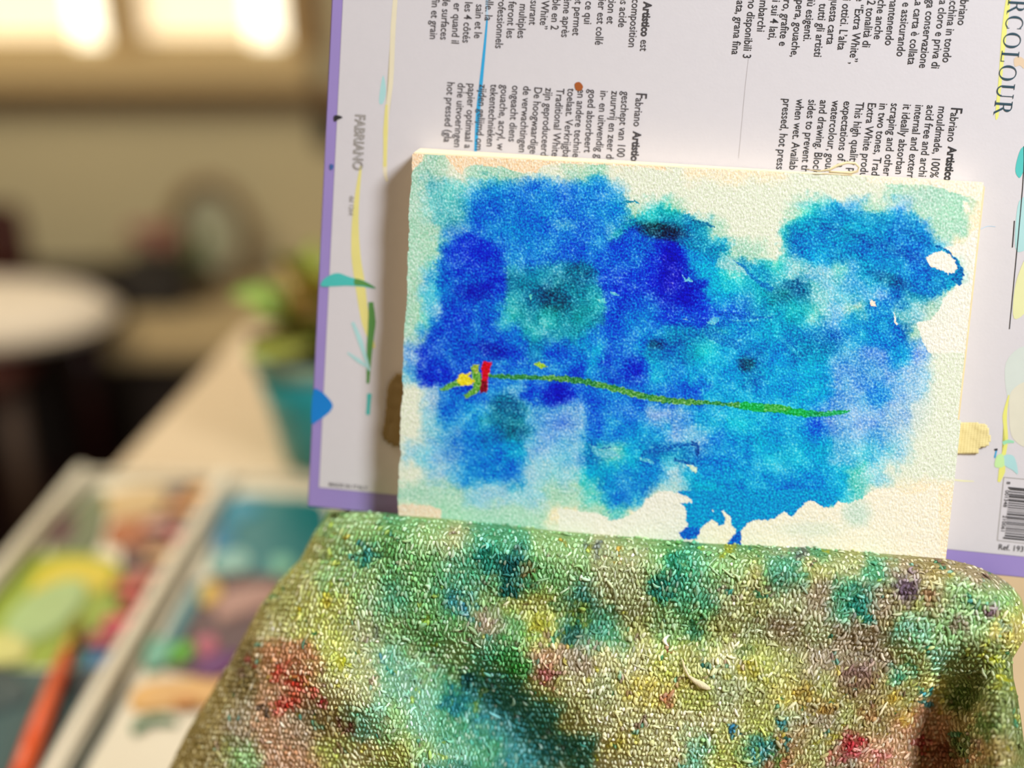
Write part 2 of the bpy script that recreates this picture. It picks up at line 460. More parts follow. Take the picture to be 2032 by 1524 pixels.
# ------------------------------------------------------------------ teal pot with leafy plant
M_teal = mat('teal_glaze', (36, 158, 166), 0.35, var=0.08, scale=30)
cb = tp(648, 905)
pot = empty('teal_pot', 'teal tapered pot standing on the pale table behind the pad', 'pot', at=(cb.x, cb.y, TZ))
lathe('pot_body', [(0.001, 0), (0.028, 0), (0.031, 0.004), (0.041, 0.055), (0.0475, 0.082), (0.044, 0.082), (0.038, 0.055), (0.028, 0.01), (0.001, 0.008)], M_teal, pot, 48)
lathe('pot_rim', [(0.0465, 0.080), (0.0500, 0.083), (0.0495, 0.090), (0.0455, 0.092), (0.0445, 0.086), (0.0465, 0.080)], mat('pale_teal_rim', (120, 150, 130), .5), pot, 48)
lathe('potting_soil', [(0.001, 0.078), (0.036, 0.076), (0.0435, 0.074), (0.0435, 0.070)], mat('dark_soil', (46, 32, 20), .95, bump=.5, bscale=300), pot, 32)
lf = empty('leafy_plant', 'leafy plant with yellow green and reddish leaves growing in the teal pot', 'plant', at=(cb.x, cb.y, TZ + 0.0785))
cols = [mat('yellow_green_leaf', (184, 190, 84), .6, var=.15), mat('olive_leaf', (150, 152, 62), .6, var=.15), mat('tan_leaf', (196, 164, 104), .7, var=.15),
        mat('fresh_green_leaf', (140, 168, 76), .6, var=.15), mat('mint_leaf', (150, 190, 140), .6, var=.1), mat('red_brown_leaf', (92, 36, 26), .6, var=.2), mat('green_leaf', (134, 146, 54), .6, var=.15)]
foliage(lf, 46, cols, (0.045, 0.068), (0.024, 0.038), 0.035, 9, 1.1)
tube('stem', [(0, 0, 0), (0.002, 0, 0.04)], 0.004, M_stem, lf, 8)

# ------------------------------------------------------------------ palette
M_en = mat('cream_enamel', (222, 217, 198), 0.35, var=0.04, scale=30)
PZ = TZ + 0.004
def pp(px, py, z=PZ): return tp(px, py, z)
pa = empty('watercolour_palette', 'open cream enamel palette with paint wells and mixing trays on the table', 'palette', at=(0, 0, 0))
corners = [pp(170, 952), pp(700, 968), pp(760, 1700), pp(-330, 1700)]
flat_poly('palette_base', [(p.x, p.y, TZ) for p in corners], 0.004, M_en, pa)
bar('palette_rim', pp(172, 950), pp(-330, 1560), 0.011, 0.012, M_en, pa, 0.003)
bar('palette_rim', pp(168, 948), pp(700, 962), 0.006, 0.006, M_en, pa, 0.002)
bar('divider', pp(452, 958), pp(60, 1640), 0.0115, 0.011, M_en, pa, 0.003)

def puddle(px_pts, rgb, h=0.0018, rough=0.5, parent=pa, name='paint_puddle', z=PZ, label=None):
    P = smooth_closed(px_pts, 5)
    W = np.array([tuple(pp(x, y, z)) for x, y in P])
    c = W.mean(0)
    rings = [1.0, 0.97, 0.85, 0.5]; hs = [0, 0.55, 0.9, 1.0]
    V = np.concatenate([c + (W - c) * r + np.array([0, 0, h * k]) for r, k in zip(rings, hs)] + [[c + np.array([0, 0, h])]])
    n = len(W); F = []
    for k in range(3):
        for i in range(n): F.append((k * n + i, k * n + (i + 1) % n, (k + 1) * n + (i + 1) % n, (k + 1) * n + i))
    for i in range(n): F.append((3 * n + i, 3 * n + (i + 1) % n, 4 * n, 4 * n))
    me = bpy.data.meshes.new(name)
    me.from_pydata([tuple(v) for v in V], [], [f if f[2] != f[3] else f[:3] for f in F])
    me.polygons.foreach_set('use_smooth', np.ones(len(me.polygons), bool))
    o = link(name, me, mat('paint_%d_%d_%d' % tuple(rgb), rgb, rough, var=0.15, scale=60), parent)
    if label: o['label'] = label
    return o
# left mixing trays
puddle([(235, 985), (330, 965), (425, 968), (400, 1050), (330, 1180), (262, 1300), (230, 1345), (150, 1340), (190, 1250), (240, 1130)], (74, 36, 32), h=0.0006, label='dark plum wash under the paint wells')
puddle([(10, 1330), (-80, 1345), (-160, 1420), (-60, 1430), (60, 1390)], (4, 44, 46), z=PZ + 0.0010)
puddle([(0, 1128), (90, 1100), (175, 1098), (235, 1120), (250, 1180), (225, 1290), (120, 1322), (-40, 1318), (-90, 1250)], (136, 160, 10), label='yellow green paint puddle')
puddle([(130, 1112), (215, 1118), (232, 1150), (190, 1180), (120, 1160), (60, 1190), (70, 1140)], (206, 190, 18), z=PZ + 0.0012)
puddle([(60, 1180), (130, 1150), (175, 1160), (160, 1210), (100, 1262), (20, 1280), (10, 1230)], (158, 188, 124), z=PZ + 0.0022, label='pale mint centre of the green puddle')
puddle([(-60, 1275), (20, 1255), (60, 1285), (40, 1315), (-50, 1318)], (190, 190, 110), z=PZ + 0.0022)
puddle([(175, 985), (205, 975), (215, 1010), (190, 1095), (120, 1100), (100, 1080)], (92, 104, 66))
puddle([(120, 1040), (160, 1018), (170, 1055), (135, 1090), (100, 1085)], (96, 50, 62))
puddle([(222, 1038), (300, 1030), (310, 1060), (285, 1088), (215, 1082)], (158, 84, 18))
puddle([(216, 980), (320, 968), (330, 1000), (300, 1026), (220, 1030)], (188, 160, 110))
puddle([(-200, 1330), (-60, 1326), (120, 1330), (250, 1335), (228, 1420), (170, 1524), (110, 1660), (-280, 1660)], (2, 60, 62), 0.0012, label='dark teal mixing tray')
puddle([(150, 1332), (235, 1330), (235, 1380), (180, 1400), (140, 1370)], (16, 34, 42), 0.002, z=PZ + 0.0008)
# row of paint wells beside the divider
wells = [((400, 985), (214, 150, 44)), ((360, 1015), (222, 158, 92)), ((316, 1052), (202, 150, 140)), ((362, 1072), (186, 40, 56)), ((318, 1108), (206, 160, 104)),
         ((293, 1152), (176, 96, 70)), ((258, 1172), (190, 60, 36)), ((272, 1205), (186, 44, 34)), ((236, 1245), (206, 24, 74)), ((205, 1278), (170, 38, 60))]
for k, ((x, y), c) in enumerate(wells):
    s_ = 24 + (y - 985) * 0.03
    bm = bmesh.new()
    q = pp(x, y)
    box_bm(bm, (-0.0105, -0.0075, 0), (0.0105, 0.0075, 0.004), Matrix.Translation(q) @ Matrix.Rotation(0.05, 4, 'Z'), 0.002)
    w_ = link('paint_pan', bm_mesh('paint_pan', bm), mat('pan_paint_%d' % k, c, .4, var=.15, scale=80), pa)
puddle([(196, 1290), (250, 1282), (262, 1310), (240, 1340), (190, 1335), (165, 1312)], (12, 86, 150), label='blue paint pool')
puddle([(160, 1290), (190, 1290), (180, 1330), (150, 1335)], (70, 150, 176))
# right trays
puddle([(455, 990), (560, 985), (645, 1000), (650, 1080), (640, 1150), (520, 1150), (418, 1138), (425, 1080)], (0, 112, 120), label='teal paint pool beyond the divider')
puddle([(440, 1010), (500, 992), (520, 1015), (460, 1040)], (20, 130, 160), z=PZ + 0.0014)
puddle([(425, 1050), (460, 1045), (465, 1085), (425, 1100)], (16, 120, 160), z=PZ + 0.0014)
puddle([(430, 1105), (480, 1092), (500, 1115), (480, 1138), (425, 1132)], (140, 190, 186), z=PZ + 0.0018)  # pale highlight on the teal pool, laid on as paint
puddle([(540, 1112), (575, 1106), (585, 1130), (550, 1145)], (120, 190, 170), z=PZ + 0.0018)  # second highlight of the pool, also a painted blob
puddle([(395, 1150), (600, 1150), (600, 1330), (360, 1340), (330, 1300), (372, 1210)], (78, 44, 50), label='mauve brown mixing tray')
puddle([(405, 1162), (432, 1156), (440, 1180), (415, 1205), (396, 1195)], (214, 180, 76), z=PZ + 0.0014)
puddle([(440, 1180), (540, 1160), (560, 1190), (480, 1225), (430, 1235)], (168, 130, 122), z=PZ + 0.0014)
puddle([(395, 1150), (410, 1165), (380, 1230), (345, 1290), (310, 1320), (320, 1280), (360, 1200)], (50, 124, 136), z=PZ + 0.001)
puddle([(345, 1285), (378, 1275), (385, 1300), (350, 1318), (335, 1310)], (90, 178, 30), z=PZ + 0.0018)
puddle([(300, 1270), (340, 1275), (330, 1320), (285, 1328)], (110, 178, 160), z=PZ + 0.0018)
puddle([(392, 1272), (425, 1262), (432, 1290), (402, 1305)], (188, 96, 124), z=PZ + 0.0018)
puddle([(392, 1315), (440, 1295), (480, 1300), (440, 1345), (385, 1340)], (96, 10, 110), z=PZ + 0.0018)
puddle([(275, 1362), (400, 1345), (470, 1352), (440, 1400), (330, 1410), (262, 1412)], (222, 178, 110), z=PZ + 0.0002)
puddle([(345, 1392), (392, 1388), (395, 1404), (350, 1408)], (190, 120, 40), z=PZ + 0.0014)
puddle([(262, 1440), (300, 1422), (345, 1425), (350, 1440), (300, 1440), (268, 1460)], (46, 120, 84), z=PZ + 0.0002)
puddle([(218, 1362), (200, 1400), (175, 1450), (165, 1440), (190, 1390), (205, 1355)], (140, 30, 50), z=PZ + 0.0014)

# brush lying on the palette
bz = TZ + 0.016
b0 = tp(15, 1600, bz + 0.004); b1 = tp(132, 1300, bz - 0.002); b2 = tp(146, 1262, bz - 0.003); b3 = tp(158, 1222, bz - 0.008)
brush = empty('paint_brush', 'paint brush with orange red handle lying across the palette', 'brush', at=(0, 0, 0))
tube('handle', [b0, b0.lerp(b1, .5), b1], [0.0048, 0.0052, 0.0040], mat('orange_lacquer', (214, 84, 34), .3), brush, 16)
tube('ferrule', [b1, b2], [0.0040, 0.0034], mat('brass_ferrule', (176, 140, 60), .3, .8), brush, 16)
tube('bristles', [b2, b2.lerp(b3, .5), b3], [0.0034, 0.0040, 0.0006], mat('ochre_bristles', (150, 150, 40), .8), brush, 16)

# ------------------------------------------------------------------ table easel behind the pad (local frame of the painting)
TH = 0.012                    # block thickness
PD = 0.010                    # pad thickness
zp = -TH - 0.0004             # pad cover plane
M_beech = wood('beech_easel_wood', (196, 150, 100), (176, 130, 84), 0.6, (8, 60, 60))
ez = empty('table_easel', 'small beech table easel carrying the pad, mostly hidden behind it', 'easel', mat4=PM)
pl0 = loc(610, 1005, zp); pl1 = loc(2032, 1147, zp)
ang = math.atan2(pl1[1] - pl0[1], pl1[0] - pl0[0])
box('back_board', (0.02, -0.130, zp - PD - 0.010), (0.20, 0.06, zp - PD - 0.002), M_beech, ez, 0.002)
box('ledge', (-0.005, -0.152, zp - PD - 0.012), (0.19, -0.145, 0.004), M_beech, ez, 0.002)
# legs run down to the table
PMI = PM.inverted()
for lx, back in ((0.01, 0.0), (0.19, 0.0), (0.10, 0.16)):
    top = PM @ Vector((lx, -0.11 if back == 0 else 0.0, zp - PD - 0.013))
    foot = Vector((top.x, top.y + 0.02 + back, TZ + 0.008))
    o = tube('leg', [PMI @ foot, PMI @ top], [0.007, 0.007], M_beech, ez, 12)

# ------------------------------------------------------------------ big pad
M_lil = mat('lilac_print', (150, 132, 196), 0.6, var=0.05, scale=60, bump=0.1, bscale=800, bdist=0.0002)
M_cov = mat('white_cover_board', (206, 203, 208), 0.65, var=0.02, scale=300, bump=0.15, bscale=900, bdist=0.0002)
M_pg = mat('page_edges', (236, 228, 214), 0.9, var=0.05, scale=200)
M_ink = mat('grey_ink', (58, 54, 58), 0.7)
M_ink2 = mat('dark_ink', (34, 32, 36), 0.7)
M_gink = mat('pale_grey_ink', (150, 146, 140), 0.7)
M_tink = mat('petrol_ink', (22, 62, 78), 0.7)
pad = empty('watercolour_pad', 'large lilac bordered paper pad with printed text standing behind the painting', 'pad', mat4=PM)
dX = Vector((math.cos(ang), math.sin(ang), 0)); dY = Vector((-dX.y, dX.x, 0))
O_ = Vector(pl0)
def quad(u0, u1, v0, v1, z0, z1, name, m, par, bev=0.0):
    """box in the pad's own rotated frame"""
    M = Matrix(((dX.x, dY.x, 0, O_.x), (dX.y, dY.y, 0, O_.y), (0, 0, 1, 0), (0, 0, 0, 1)))
    return box(name, (u0, v0, z0), (u1, v1, z1), m, par, bev, M)
WP, HP = 0.300, 0.205
cv = quad(0, WP, 0, HP, zp - 0.0012, zp - 0.00015, 'cover', M_lil, pad, 0.0003)
q = loc(633, 967, zp) - pl0
iu = q[0] * dX.x + q[1] * dX.y; iv = q[0] * dY.x + q[1] * dY.y
quad(iu, WP - 0.003, iv, HP - 0.004, zp - 0.0003, zp, 'cover_label', M_cov, pad)
quad(0.0006, WP - 0.0006, 0.0006, HP - 0.0006, zp - PD, zp - 0.0012, 'page_stack', M_pg, pad)
quad(0.0, WP, 0.0, HP, zp - PD - 0.0015, zp - PD, 'back_board', M_gink, pad)

down = -dY
def text_mesh(strings, name, m, size, xs=0.82, bold=0.0, outline=False, zoff=0.00012):
    """strings: (text, px, py, align, size factor, upright, bold) laid out on the pad cover"""
    Vs = []; Fs = []; n0 = 0
    for (s, x, y, al, k, up, bd) in strings:
        cu_ = bpy.data.curves.new('t', 'FONT'); cu_.body = s; cu_.size = size * k; cu_.resolution_u = 3
        cu_.offset = (bd + 0.006) * size * k; cu_.align_x = al
        if outline: cu_.fill_mode = 'NONE'; cu_.bevel_depth = size * 0.03; cu_.bevel_resolution = 0
        ob = bpy.data.objects.new('t', cu_); C.objects.link(ob)
        bpy.context.view_layer.update()
        me = bpy.data.meshes.new_from_object(ob.evaluated_get(bpy.context.evaluated_depsgraph_get()))
        co = np.zeros(len(me.vertices) * 3); me.vertices.foreach_get('co', co); co = co.reshape(-1, 3)
        ex, ey = (dX, dY) if up else (down, dX)
        A = loc(x, y, zp)
        P = A[None] + np.outer(co[:, 0] * xs, np.array(ex)) + np.outer(co[:, 1], np.array(ey)) + np.outer(np.ones(len(co)), [0, 0, zoff])
        if outline: P[:, 2] = A[2] + zoff + co[:, 2] * 0.1
        else: P[:, 2] = A[2] + zoff
        Vs.append(P)
        for p in me.polygons: Fs.append([v + n0 for v in p.vertices])
        n0 += len(co)
        bpy.data.objects.remove(ob); bpy.data.meshes.remove(me); bpy.data.curves.remove(cu_)
    me = bpy.data.meshes.new(name)
    me.from_pydata([tuple(v) for v in np.concatenate(Vs)], [], Fs)
    return link(name, me, m, pad)
PXM = 0.000160
SZ = 23.2 * PXM
italian = [("Fabriano", 1900, 50), ("macchina in tondo", 1870, 124), ("senza cloro e priva di", 1848, 136), ("lunga conservazione", 1824, 135), ("La carta è collata", 1801, 128),
           ("e assicurando", 1779, 112), ("mantenendo", 1756, 90), ("che anche", 1734, 78), ("in 2 tonalità di", 1711, 94), ("e “Extra White”,", 1685, 127), ("i ottici. L’alta", 1662, 99),
           ("questa carta", 1640, 88), ("tutti gli artisti", 1615, 113), ("più esigenti.", 1594, 82), ("tempera, gouache,", 1569, 113), ("inchiostro, grafite e", 1546, 91), ("i sui 4 lati,", 1525, 79),
           ("imbarchi", 1502, 63), ("Sono disponibili 3", 1474, 116), ("satinata, grana fina", 1452, 108)]
text_mesh([(s, x, y, 'RIGHT', 1, 0, 0) for s, x, y in italian], 'italian_text', M_ink2, SZ)
english = [("mouldmade, 100% c", 1863, 210), ("acid free and archi", 1840, 208), ("internal and extern", 1817, 207), ("it ideally absorban", 1793, 206), ("scraping and other", 1769, 204),
           ("in two tones, Tradi", 1746, 204), ("Extra White produ", 1723, 203), ("This high quality p", 1699, 202), ("expectations of a", 1675, 200), ("watercolour, goua", 1652, 199), ("and drawing. Block", 1628, 198),
           ("sides to prevent th", 1605, 197), ("when wet. Availab", 1581, 196), ("pressed, hot press", 1555, 195)]
text_mesh([(s, x, y, 'LEFT', 1, 0, 0) for s, x, y in english] + [("F", 1888, 212, 'LEFT', 1.38, 0, 0), ("abriano", 1887, 223, 'LEFT', 1, 0, 0), ("Artistico", 1882, 291, 'LEFT', 1, 0, 0.03)], 'english_text', M_ink2, SZ)
dutch = [("geschept van 100", 1235, 181), ("zuurvrij en zeer du", 1214, 180), ("in- en uitwendig g", 1192, 179), ("goed absorbeert", 1169, 177), ("en andere technie", 1147, 176), ("toelaat. Verkrijgba", 1127, 175),
         ("Traditional White", 1105, 175), ("zijn geproduceerd", 1083, 174), ("De hoogwaardige", 1061, 172), ("de verwachtingen", 1039, 170), ("ongeacht diens", 1017, 169), ("gouache, acryl, w", 995, 168),
         ("tekentechnieken", 974, 167), ("zijden gelijmd om", 952, 167), ("papier optimaal a", 930, 165), ("drie uitvoeringen", 909, 164), ("hot pressed (gla", 888, 162)]
text_mesh([(s, x, y, 'LEFT', 1, 0, 0) for s, x, y in dutch] + [("F", 1263, 183, 'LEFT', 1.38, 0, 0), ("abriano", 1262, 194, 'LEFT', 1, 0, 0), ("Artistico", 1257, 261, 'LEFT', 1, 0, 0.03)], 'dutch_text', M_ink, SZ)
french = [("composition", 1247, 94), ("sans acide", 1227, 54), ("tion et", 1204, 47), ("papier est collé", 1181, 89), ("ce qui", 1159, 48), ("et permet", 1136, 70), ("même après", 1114, 74), ("disponible en 2", 1093, 59),
          ("“Extra White”", 1071, 58), ("assurant", 1050, 49), ("multiples", 1027, 76), ("feront les", 1005, 76), ("professionnels", 983, 96), ("elle. la", 962, 41), ("sain et le", 941, 76), ("les 4 côtés", 918, 85),
          ("er quand il", 896, 87), ("de surfaces", 874, 79), ("fin et grain", 853, 78)]
text_mesh([(s, x, y, 'RIGHT', 1, 0, 0) for s, x, y in french] + [("est", 1270, 101, 'RIGHT', 1, 0, 0), ("Artistico", 1272, 72, 'RIGHT', 1, 0, 0.03)], 'french_text', M_ink, SZ)
text_mesh([("FABRIANO", 706, 226, 'LEFT', 1, 0, 0)], 'brand_lettering', M_gink, 30 * PXM, xs=0.80, outline=True)
text_mesh([("dal 1264", 694, 388, 'LEFT', 1, 0, 0)], 'small_print', M_gink, 15 * PXM, xs=0.8)
text_mesh([("MADE IN ITALY", 652, 964, 'LEFT', 1, 1, 0)], 'origin_print', M_ink, 11 * PXM, xs=1.15)
text_mesh([("8", 1998, 955, 'LEFT', 1, 0, 0), ("001348", 1995.5, 972, 'LEFT', 1, 0, 0), ("210061", 1990.5, 1022, 'LEFT', 1, 0, 0)], 'barcode_digits', M_ink2, 10.5 * PXM, xs=1.16)
text_mesh([("Ref. 193", 1980, 1090, 'LEFT', 1, 1, 0)], 'reference_print', M_ink2, 17 * PXM, xs=0.92)

# serif capitals RCOLOUR, built from thick and thin strokes (cap height 1)
def arc(cx, cy, rx, ry, a0, a1, tk, tn, n=26):
    a = np.radians(np.linspace(a0, a1, n)); w = tn + (tk - tn) * np.abs(np.cos(a)) ** 1.5
    o = np.stack([cx + rx * np.cos(a), cy + ry * np.sin(a)], 1); i = np.stack([cx + (rx - w) * np.cos(a), cy + (ry - tn) * np.sin(a)], 1)
    return [np.array([o[k], o[k + 1], i[k + 1], i[k]]) for k in range(n - 1)]
def rc(x0, y0, x1, y1): return [np.array([(x0, y0), (x1, y0), (x1, y1), (x0, y1)])]
K, N_ = .135, .05
G = {
 'R': (.78, rc(.12, 0, .12 + K, 1) + rc(.02, 0, .34, .04) + rc(.02, .96, .4, 1) + arc(.36, .745, .27, .255, -90, 90, K, N_) + rc(.2, .49, .38, .535) + rc(.2, .955, .38, 1) + [np.array([(.36, .5), (.5, .5), (.78, .03), (.9, 0), (.66, 0)])]),
 'C': (.86, arc(.47, .5, .42, .5, 48, 312, K, N_) + rc(.74, .70, .775, .93) + rc(.74, .10, .775, .26)),
 'O': (.98, arc(.48, .5, .44, .5, 0, 360, K, N_, 40)),
 'L': (.68, rc(.12, 0, .12 + K, 1) + rc(.02, .96, .34, 1) + rc(.02, 0, .62, .045) + rc(.59, 0, .63, .22)),
 'U': (.90, rc(.12, .3, .12 + K, 1) + rc(.02, .96, .34, 1) + rc(.72, .3, .765, 1) + rc(.62, .96, .86, 1) + arc(.4425, .32, .3225, .32, 180, 360, .085, N_ + .02)),
}
Vs = []; Fs = []; adv = 0
a0 = Vector(loc(2001.5, -2, zp)); cap = 33.5 * PXM
for chx in "RCOLOUR":
    wdt, polys = G[chx]
    for pz in polys:
        n0 = len(Vs)
        for (x, y) in pz:
            p = a0 + down * ((adv + x) * cap * 1.0) + dX * (y * cap)
            Vs.append((p.x, p.y, zp + 0.00014))
        Fs.append(list(range(n0, n0 + len(pz))))
    adv += wdt + 0.10
me = bpy.data.meshes.new('serif_title'); me.from_pydata(Vs, [], Fs); link('serif_title', me, M_tink, pad)

def decal(pts, name, m, z=0.00006, smooth=True, jit=0.0):
    P = smooth_closed(pts, 5, jit) if smooth else np.array(pts, float)
    L = loc(P[:, 0], P[:, 1], zp)
    bm = bmesh.new()
    f = bm.faces.new([bm.verts.new((p[0], p[1], zp + z)) for p in L]); bmesh.ops.triangulate(bm, faces=[f])
    me = bm_mesh(name, bm)
    if me.polygons and me.polygons[0].normal.z < 0: me.flip_normals()
    return link(name, me, m, pad)
# barcode
bmx = []
rb = random.Random(193)
yb = 966.0
while yb < 1066:
    w = rb.choice([1.0, 1.0, 2.0, 3.0]); guard = yb < 969 or yb > 1062
    xl = 2003.5 - (yb - 966) * 0.10
    if guard: xl -= 3
    bmx.append([(xl, yb), (2075, yb + (2075 - xl) * 0.096), (2075, yb + w + (2075 - xl) * 0.096), (xl, yb + w)])
    yb += w + rb.choice([1.0, 1.6, 2.4])
bm = bmesh.new()
for qd in bmx:
    L = loc([p[0] for p in qd], [p[1] for p in qd], zp)
    bm.faces.new([bm.verts.new((p[0], p[1], zp + 0.00012)) for p in L])
link('barcode_bars', bm_mesh('barcode_bars', bm), M_ink2, pad)
for qd in (([(1992, 947), (2090, 956)]), ([(1992, 947), (1979, 1072)]), ([(1979, 1072), (2078, 1083)])):
    decal(stroke_poly(qd, 1.0, 2), 'barcode_frame', M_gink, 0.0001, False)
decal(stroke_poly([(2032, 290), (2029, 375), (2003, 653)], 1.8, 4), 'printed_rule', M_ink2, 0.0001, False)
decal(stroke_poly([(2013, 438), (2009, 491)], 2.0, 2), 'printed_rule', M_ink2, 0.0001, False)
# paint marks on the cover
def stain(name, rgb): return mat('stain_' + name, rgb, 0.55, var=0.06, scale=150)
S_y = stain('pale_yellow', (222, 214, 134)); S_y2 = stain('faint_yellow', (224, 216, 188)); S_t = stain('teal', (70, 186, 182)); S_b = stain('bright_blue', (36, 160, 214))
S_pb = stain('pale_blue', (176, 204, 226)); S_bl = stain('blue', (0, 122, 204)); S_g = stain('green', (84, 142, 72)); S_br = stain('brown', (158, 82, 26)); S_ly = stain('lemon', (222, 222, 118))
S_pt = stain('pale_teal', (166, 210, 212)); S_lg = stain('light_green', (188, 226, 160)); S_bd = stain('border_blue', (60, 96, 160))
decal(stroke_poly([(968, -30), (966, 10), (967, 36)], [4, 5, 4]), 'paint_mark', S_pb)
decal(stroke_poly([(967, 34), (962, 90), (955, 160), (948, 230), (943, 310)], [3, 5, 7, 8, 5]), 'paint_streak', S_b, 0.00005)
decal([(1141, 166), (1150, 163), (1157, 172), (1152, 180), (1143, 178)], 'paint_spot', S_br, 0.00016)
decal(stroke_poly([(786, -20), (780, 60), (776, 160), (768, 230), (764, 330), (768, 360)], [9, 10, 9, 8, 9, 4]), 'paint_mark', S_y2, 0.00004)
decal(stroke_poly([(767, 208), (765, 260), (764, 330)], [4, 9, 6]), 'paint_mark', S_y, 0.00006)
decal([(752, 200), (760, 150), (766, 180), (760, 205)], 'paint_mark', S_pt, 0.00003)
decal(stroke_poly([(716, 330), (706, 420), (706, 500), (714, 560), (726, 640), (742, 690)], [4, 12, 18, 20, 16, 6]), 'paint_streak', S_y, 0.00004)
decal([(638, 568), (641, 556), (655, 546), (672, 542), (695, 550), (722, 557), (746, 572), (720, 569), (690, 567), (665, 568)], 'paint_mark', S_t, 0.00009)
decal([(705, 553), (725, 559), (746, 572), (722, 567), (704, 565)], 'paint_mark', S_g, 0.0001)
decal(stroke_poly([(736, 600), (738, 640), (734, 685), (730, 760)], [9, 15, 12, 5]), 'paint_mark', S_g, 0.00006)
decal(stroke_poly([(700, 640), (716, 680), (733, 735)], [6, 10, 4]), 'paint_mark', S_pt, 0.00007)
decal(stroke_poly([(690, 700), (712, 716), (732, 730)], [3, 8, 3]), 'paint_mark', S_pt, 0.00008)
decal(stroke_poly([(733, 782), (730, 822)], [8, 7], 4), 'paint_mark', S_t, 0.00006)
decal([(618, 838), (622, 776), (634, 775), (646, 784), (660, 802), (656, 815), (644, 826), (632, 834)], 'paint_drop', S_bl, 0.00009)
decal([(663, 230), (672, 229), (680, 233), (672, 237), (664, 241)], 'ink_speck', M_ink2, 0.0001)
decal([(655, 326), (662, 328), (660, 336), (655, 336)], 'paint_speck', S_bd, 0.0001)
decal([(1998, -10), (2006, -10), (1998, 60), (1990, 140), (1984, 200), (1981, 232), (1975, 230), (1982, 150), (1988, 60)], 'paint_streak', S_ly, 0.00005)
decal([(2021, 352), (2015, 340), (2018, 318), (2027, 294), (2040, 293), (2034, 330), (2026, 350)], 'paint_mark', S_t, 0.00006)
decal([(2012, 118), (2020, 112), (2032, 118), (2032, 136), (2024, 130), (2014, 132)], 'paint_mark', stain('tan', (214, 190, 160)), 0.00005)
decal([(2022, 400), (2045, 400), (2045, 480), (2020, 500), (2014, 470)], 'paint_mark', S_pt, 0.00005)
decal([(2016, 560), (2045, 500), (2045, 600), (2012, 632)], 'paint_mark', stain('soft_lemon', (220, 222, 168)), 0.00006)
decal([(1996, 720), (2040, 690), (2045, 790), (2004, 800)], 'paint_mark', stain('soft_mint', (202, 212, 206)), 0.00003)
decal([(2008, 775), (2045, 765), (2045, 880), (2010, 870), (2002, 820)], 'paint_mark', stain('pale_cream', (214, 212, 194)), 0.00005)
decal(stroke_poly([(2002, 784), (1994, 826), (1997, 872), (1991, 905), (1988, 935), (1982, 956)], [2, 9, 6, 9, 13, 5]), 'paint_streak', S_ly, 0.00007)
decal(stroke_poly([(1990, 880), (2000, 876), (2012, 877)], [7, 7, 4]), 'paint_mark', stain('sea_green', (150, 214, 176)), 0.00008)
decal([(1978, 905), (1990, 902), (1992, 925), (1974, 926)], 'paint_mark', S_lg, 0.00009)
decal([(1992, 904), (2012, 906), (2020, 940), (2008, 932), (1992, 922)], 'paint_mark', S_pt, 0.00008)
decal(stroke_poly([(1977, 894), (1974, 908)], [3, 3], 3), 'paint_mark', S_b, 0.00009)
decal([(1973, 891), (1979, 890), (1979, 894), (1974, 894)], 'ink_speck', M_ink2, 0.0001)
decal(stroke_poly([(1882, 951), (1910, 954), (1932, 955)], [1.5, 2.5, 1.2], 4), 'paint_mark', stain('faint_lemon', (226, 226, 170)), 0.00007)
decal(stroke_poly([(1945, 455), (1960, 449), (1975, 450)], [1, 1.4, 1], 4), 'pencil_scribble', S_pb, 0.00007)
decal(stroke_poly([(1485, 118), (1478, 180), (1466, 310)], [.7, 1, .8], 4), 'cover_crease', mat('crease_grey', (176, 170, 172), .8), 0.00005)

# ------------------------------------------------------------------ painting block
CODE = {'.': (246, 230, 204), ',': (226, 230, 214), 'm': (176, 214, 196), 't': (118, 200, 204), 'T': (22, 152, 182), 'D': (0, 104, 146), 'K': (0, 66, 104),
        's': (150, 200, 226), 'l': (92, 170, 226), 'b': (14, 124, 220), 'B': (0, 84, 216), 'U': (0, 44, 206), 'V': (0, 4, 184), 'c': (0, 152, 216), 'C': (0, 116, 192), 'p': (118, 174, 230)}
rows = ["..m............................",
        ",mm,mmm,,mm,,,,.....,,,,.......",
        "mmttlbbbbbbl,,,,,,,,,,,,,mmmm..",
        "mmttbbbbbbbbmtm,,,,,mtllmlmmm..",
        "mmmlbbbbbbBTUKDTm,,,CCCcCClmm..",
        "mmmBUBbbbBBBUVUccmm,CcCCcCCl...",
        "mmlUUUtTDTBBUUVcctCTtltlCCcCT..",
        "mmlBUUTDKDTUUVVUccCDDtlllCTt,..",
        "mmpBUBtDDDTBBUUUBBCCTtlmCttm,..",
        ",mBBBUBTTTbBBbCCTcccCClccCm,,..",
        ",pUUUVBCBbcUBCCCccCcCClllcp,,..",
        ",lUUUBbbbBcUUcbcccCccclllps,,..",
        ",,sbBblBUBBbBbBBccccccllbps,,..",
        ",,sbbDDllpBbbplbbccccbppps,,,..",
        ",,slbCDlppBbccllbccccbppls,,,..",
        ",splbbcpppCtcCCCccccccllls,,,..",
        ",,slbbbsssccbbsccccccccts,,,,..",
        "mmmmssssmmtbb..cccccccct,......",
        "..mmmmmm..mt....cccc...m.......",
        "mmmmmmmm,,,,,,,....,,,.........",
        "mmmmmmmm,,,,,,,....,,,........."]
GR = -np.log(np.array([[lin(CODE[(r + '.' * 31)[i]]) for i in range(31)] for r in rows]) + 0.004)

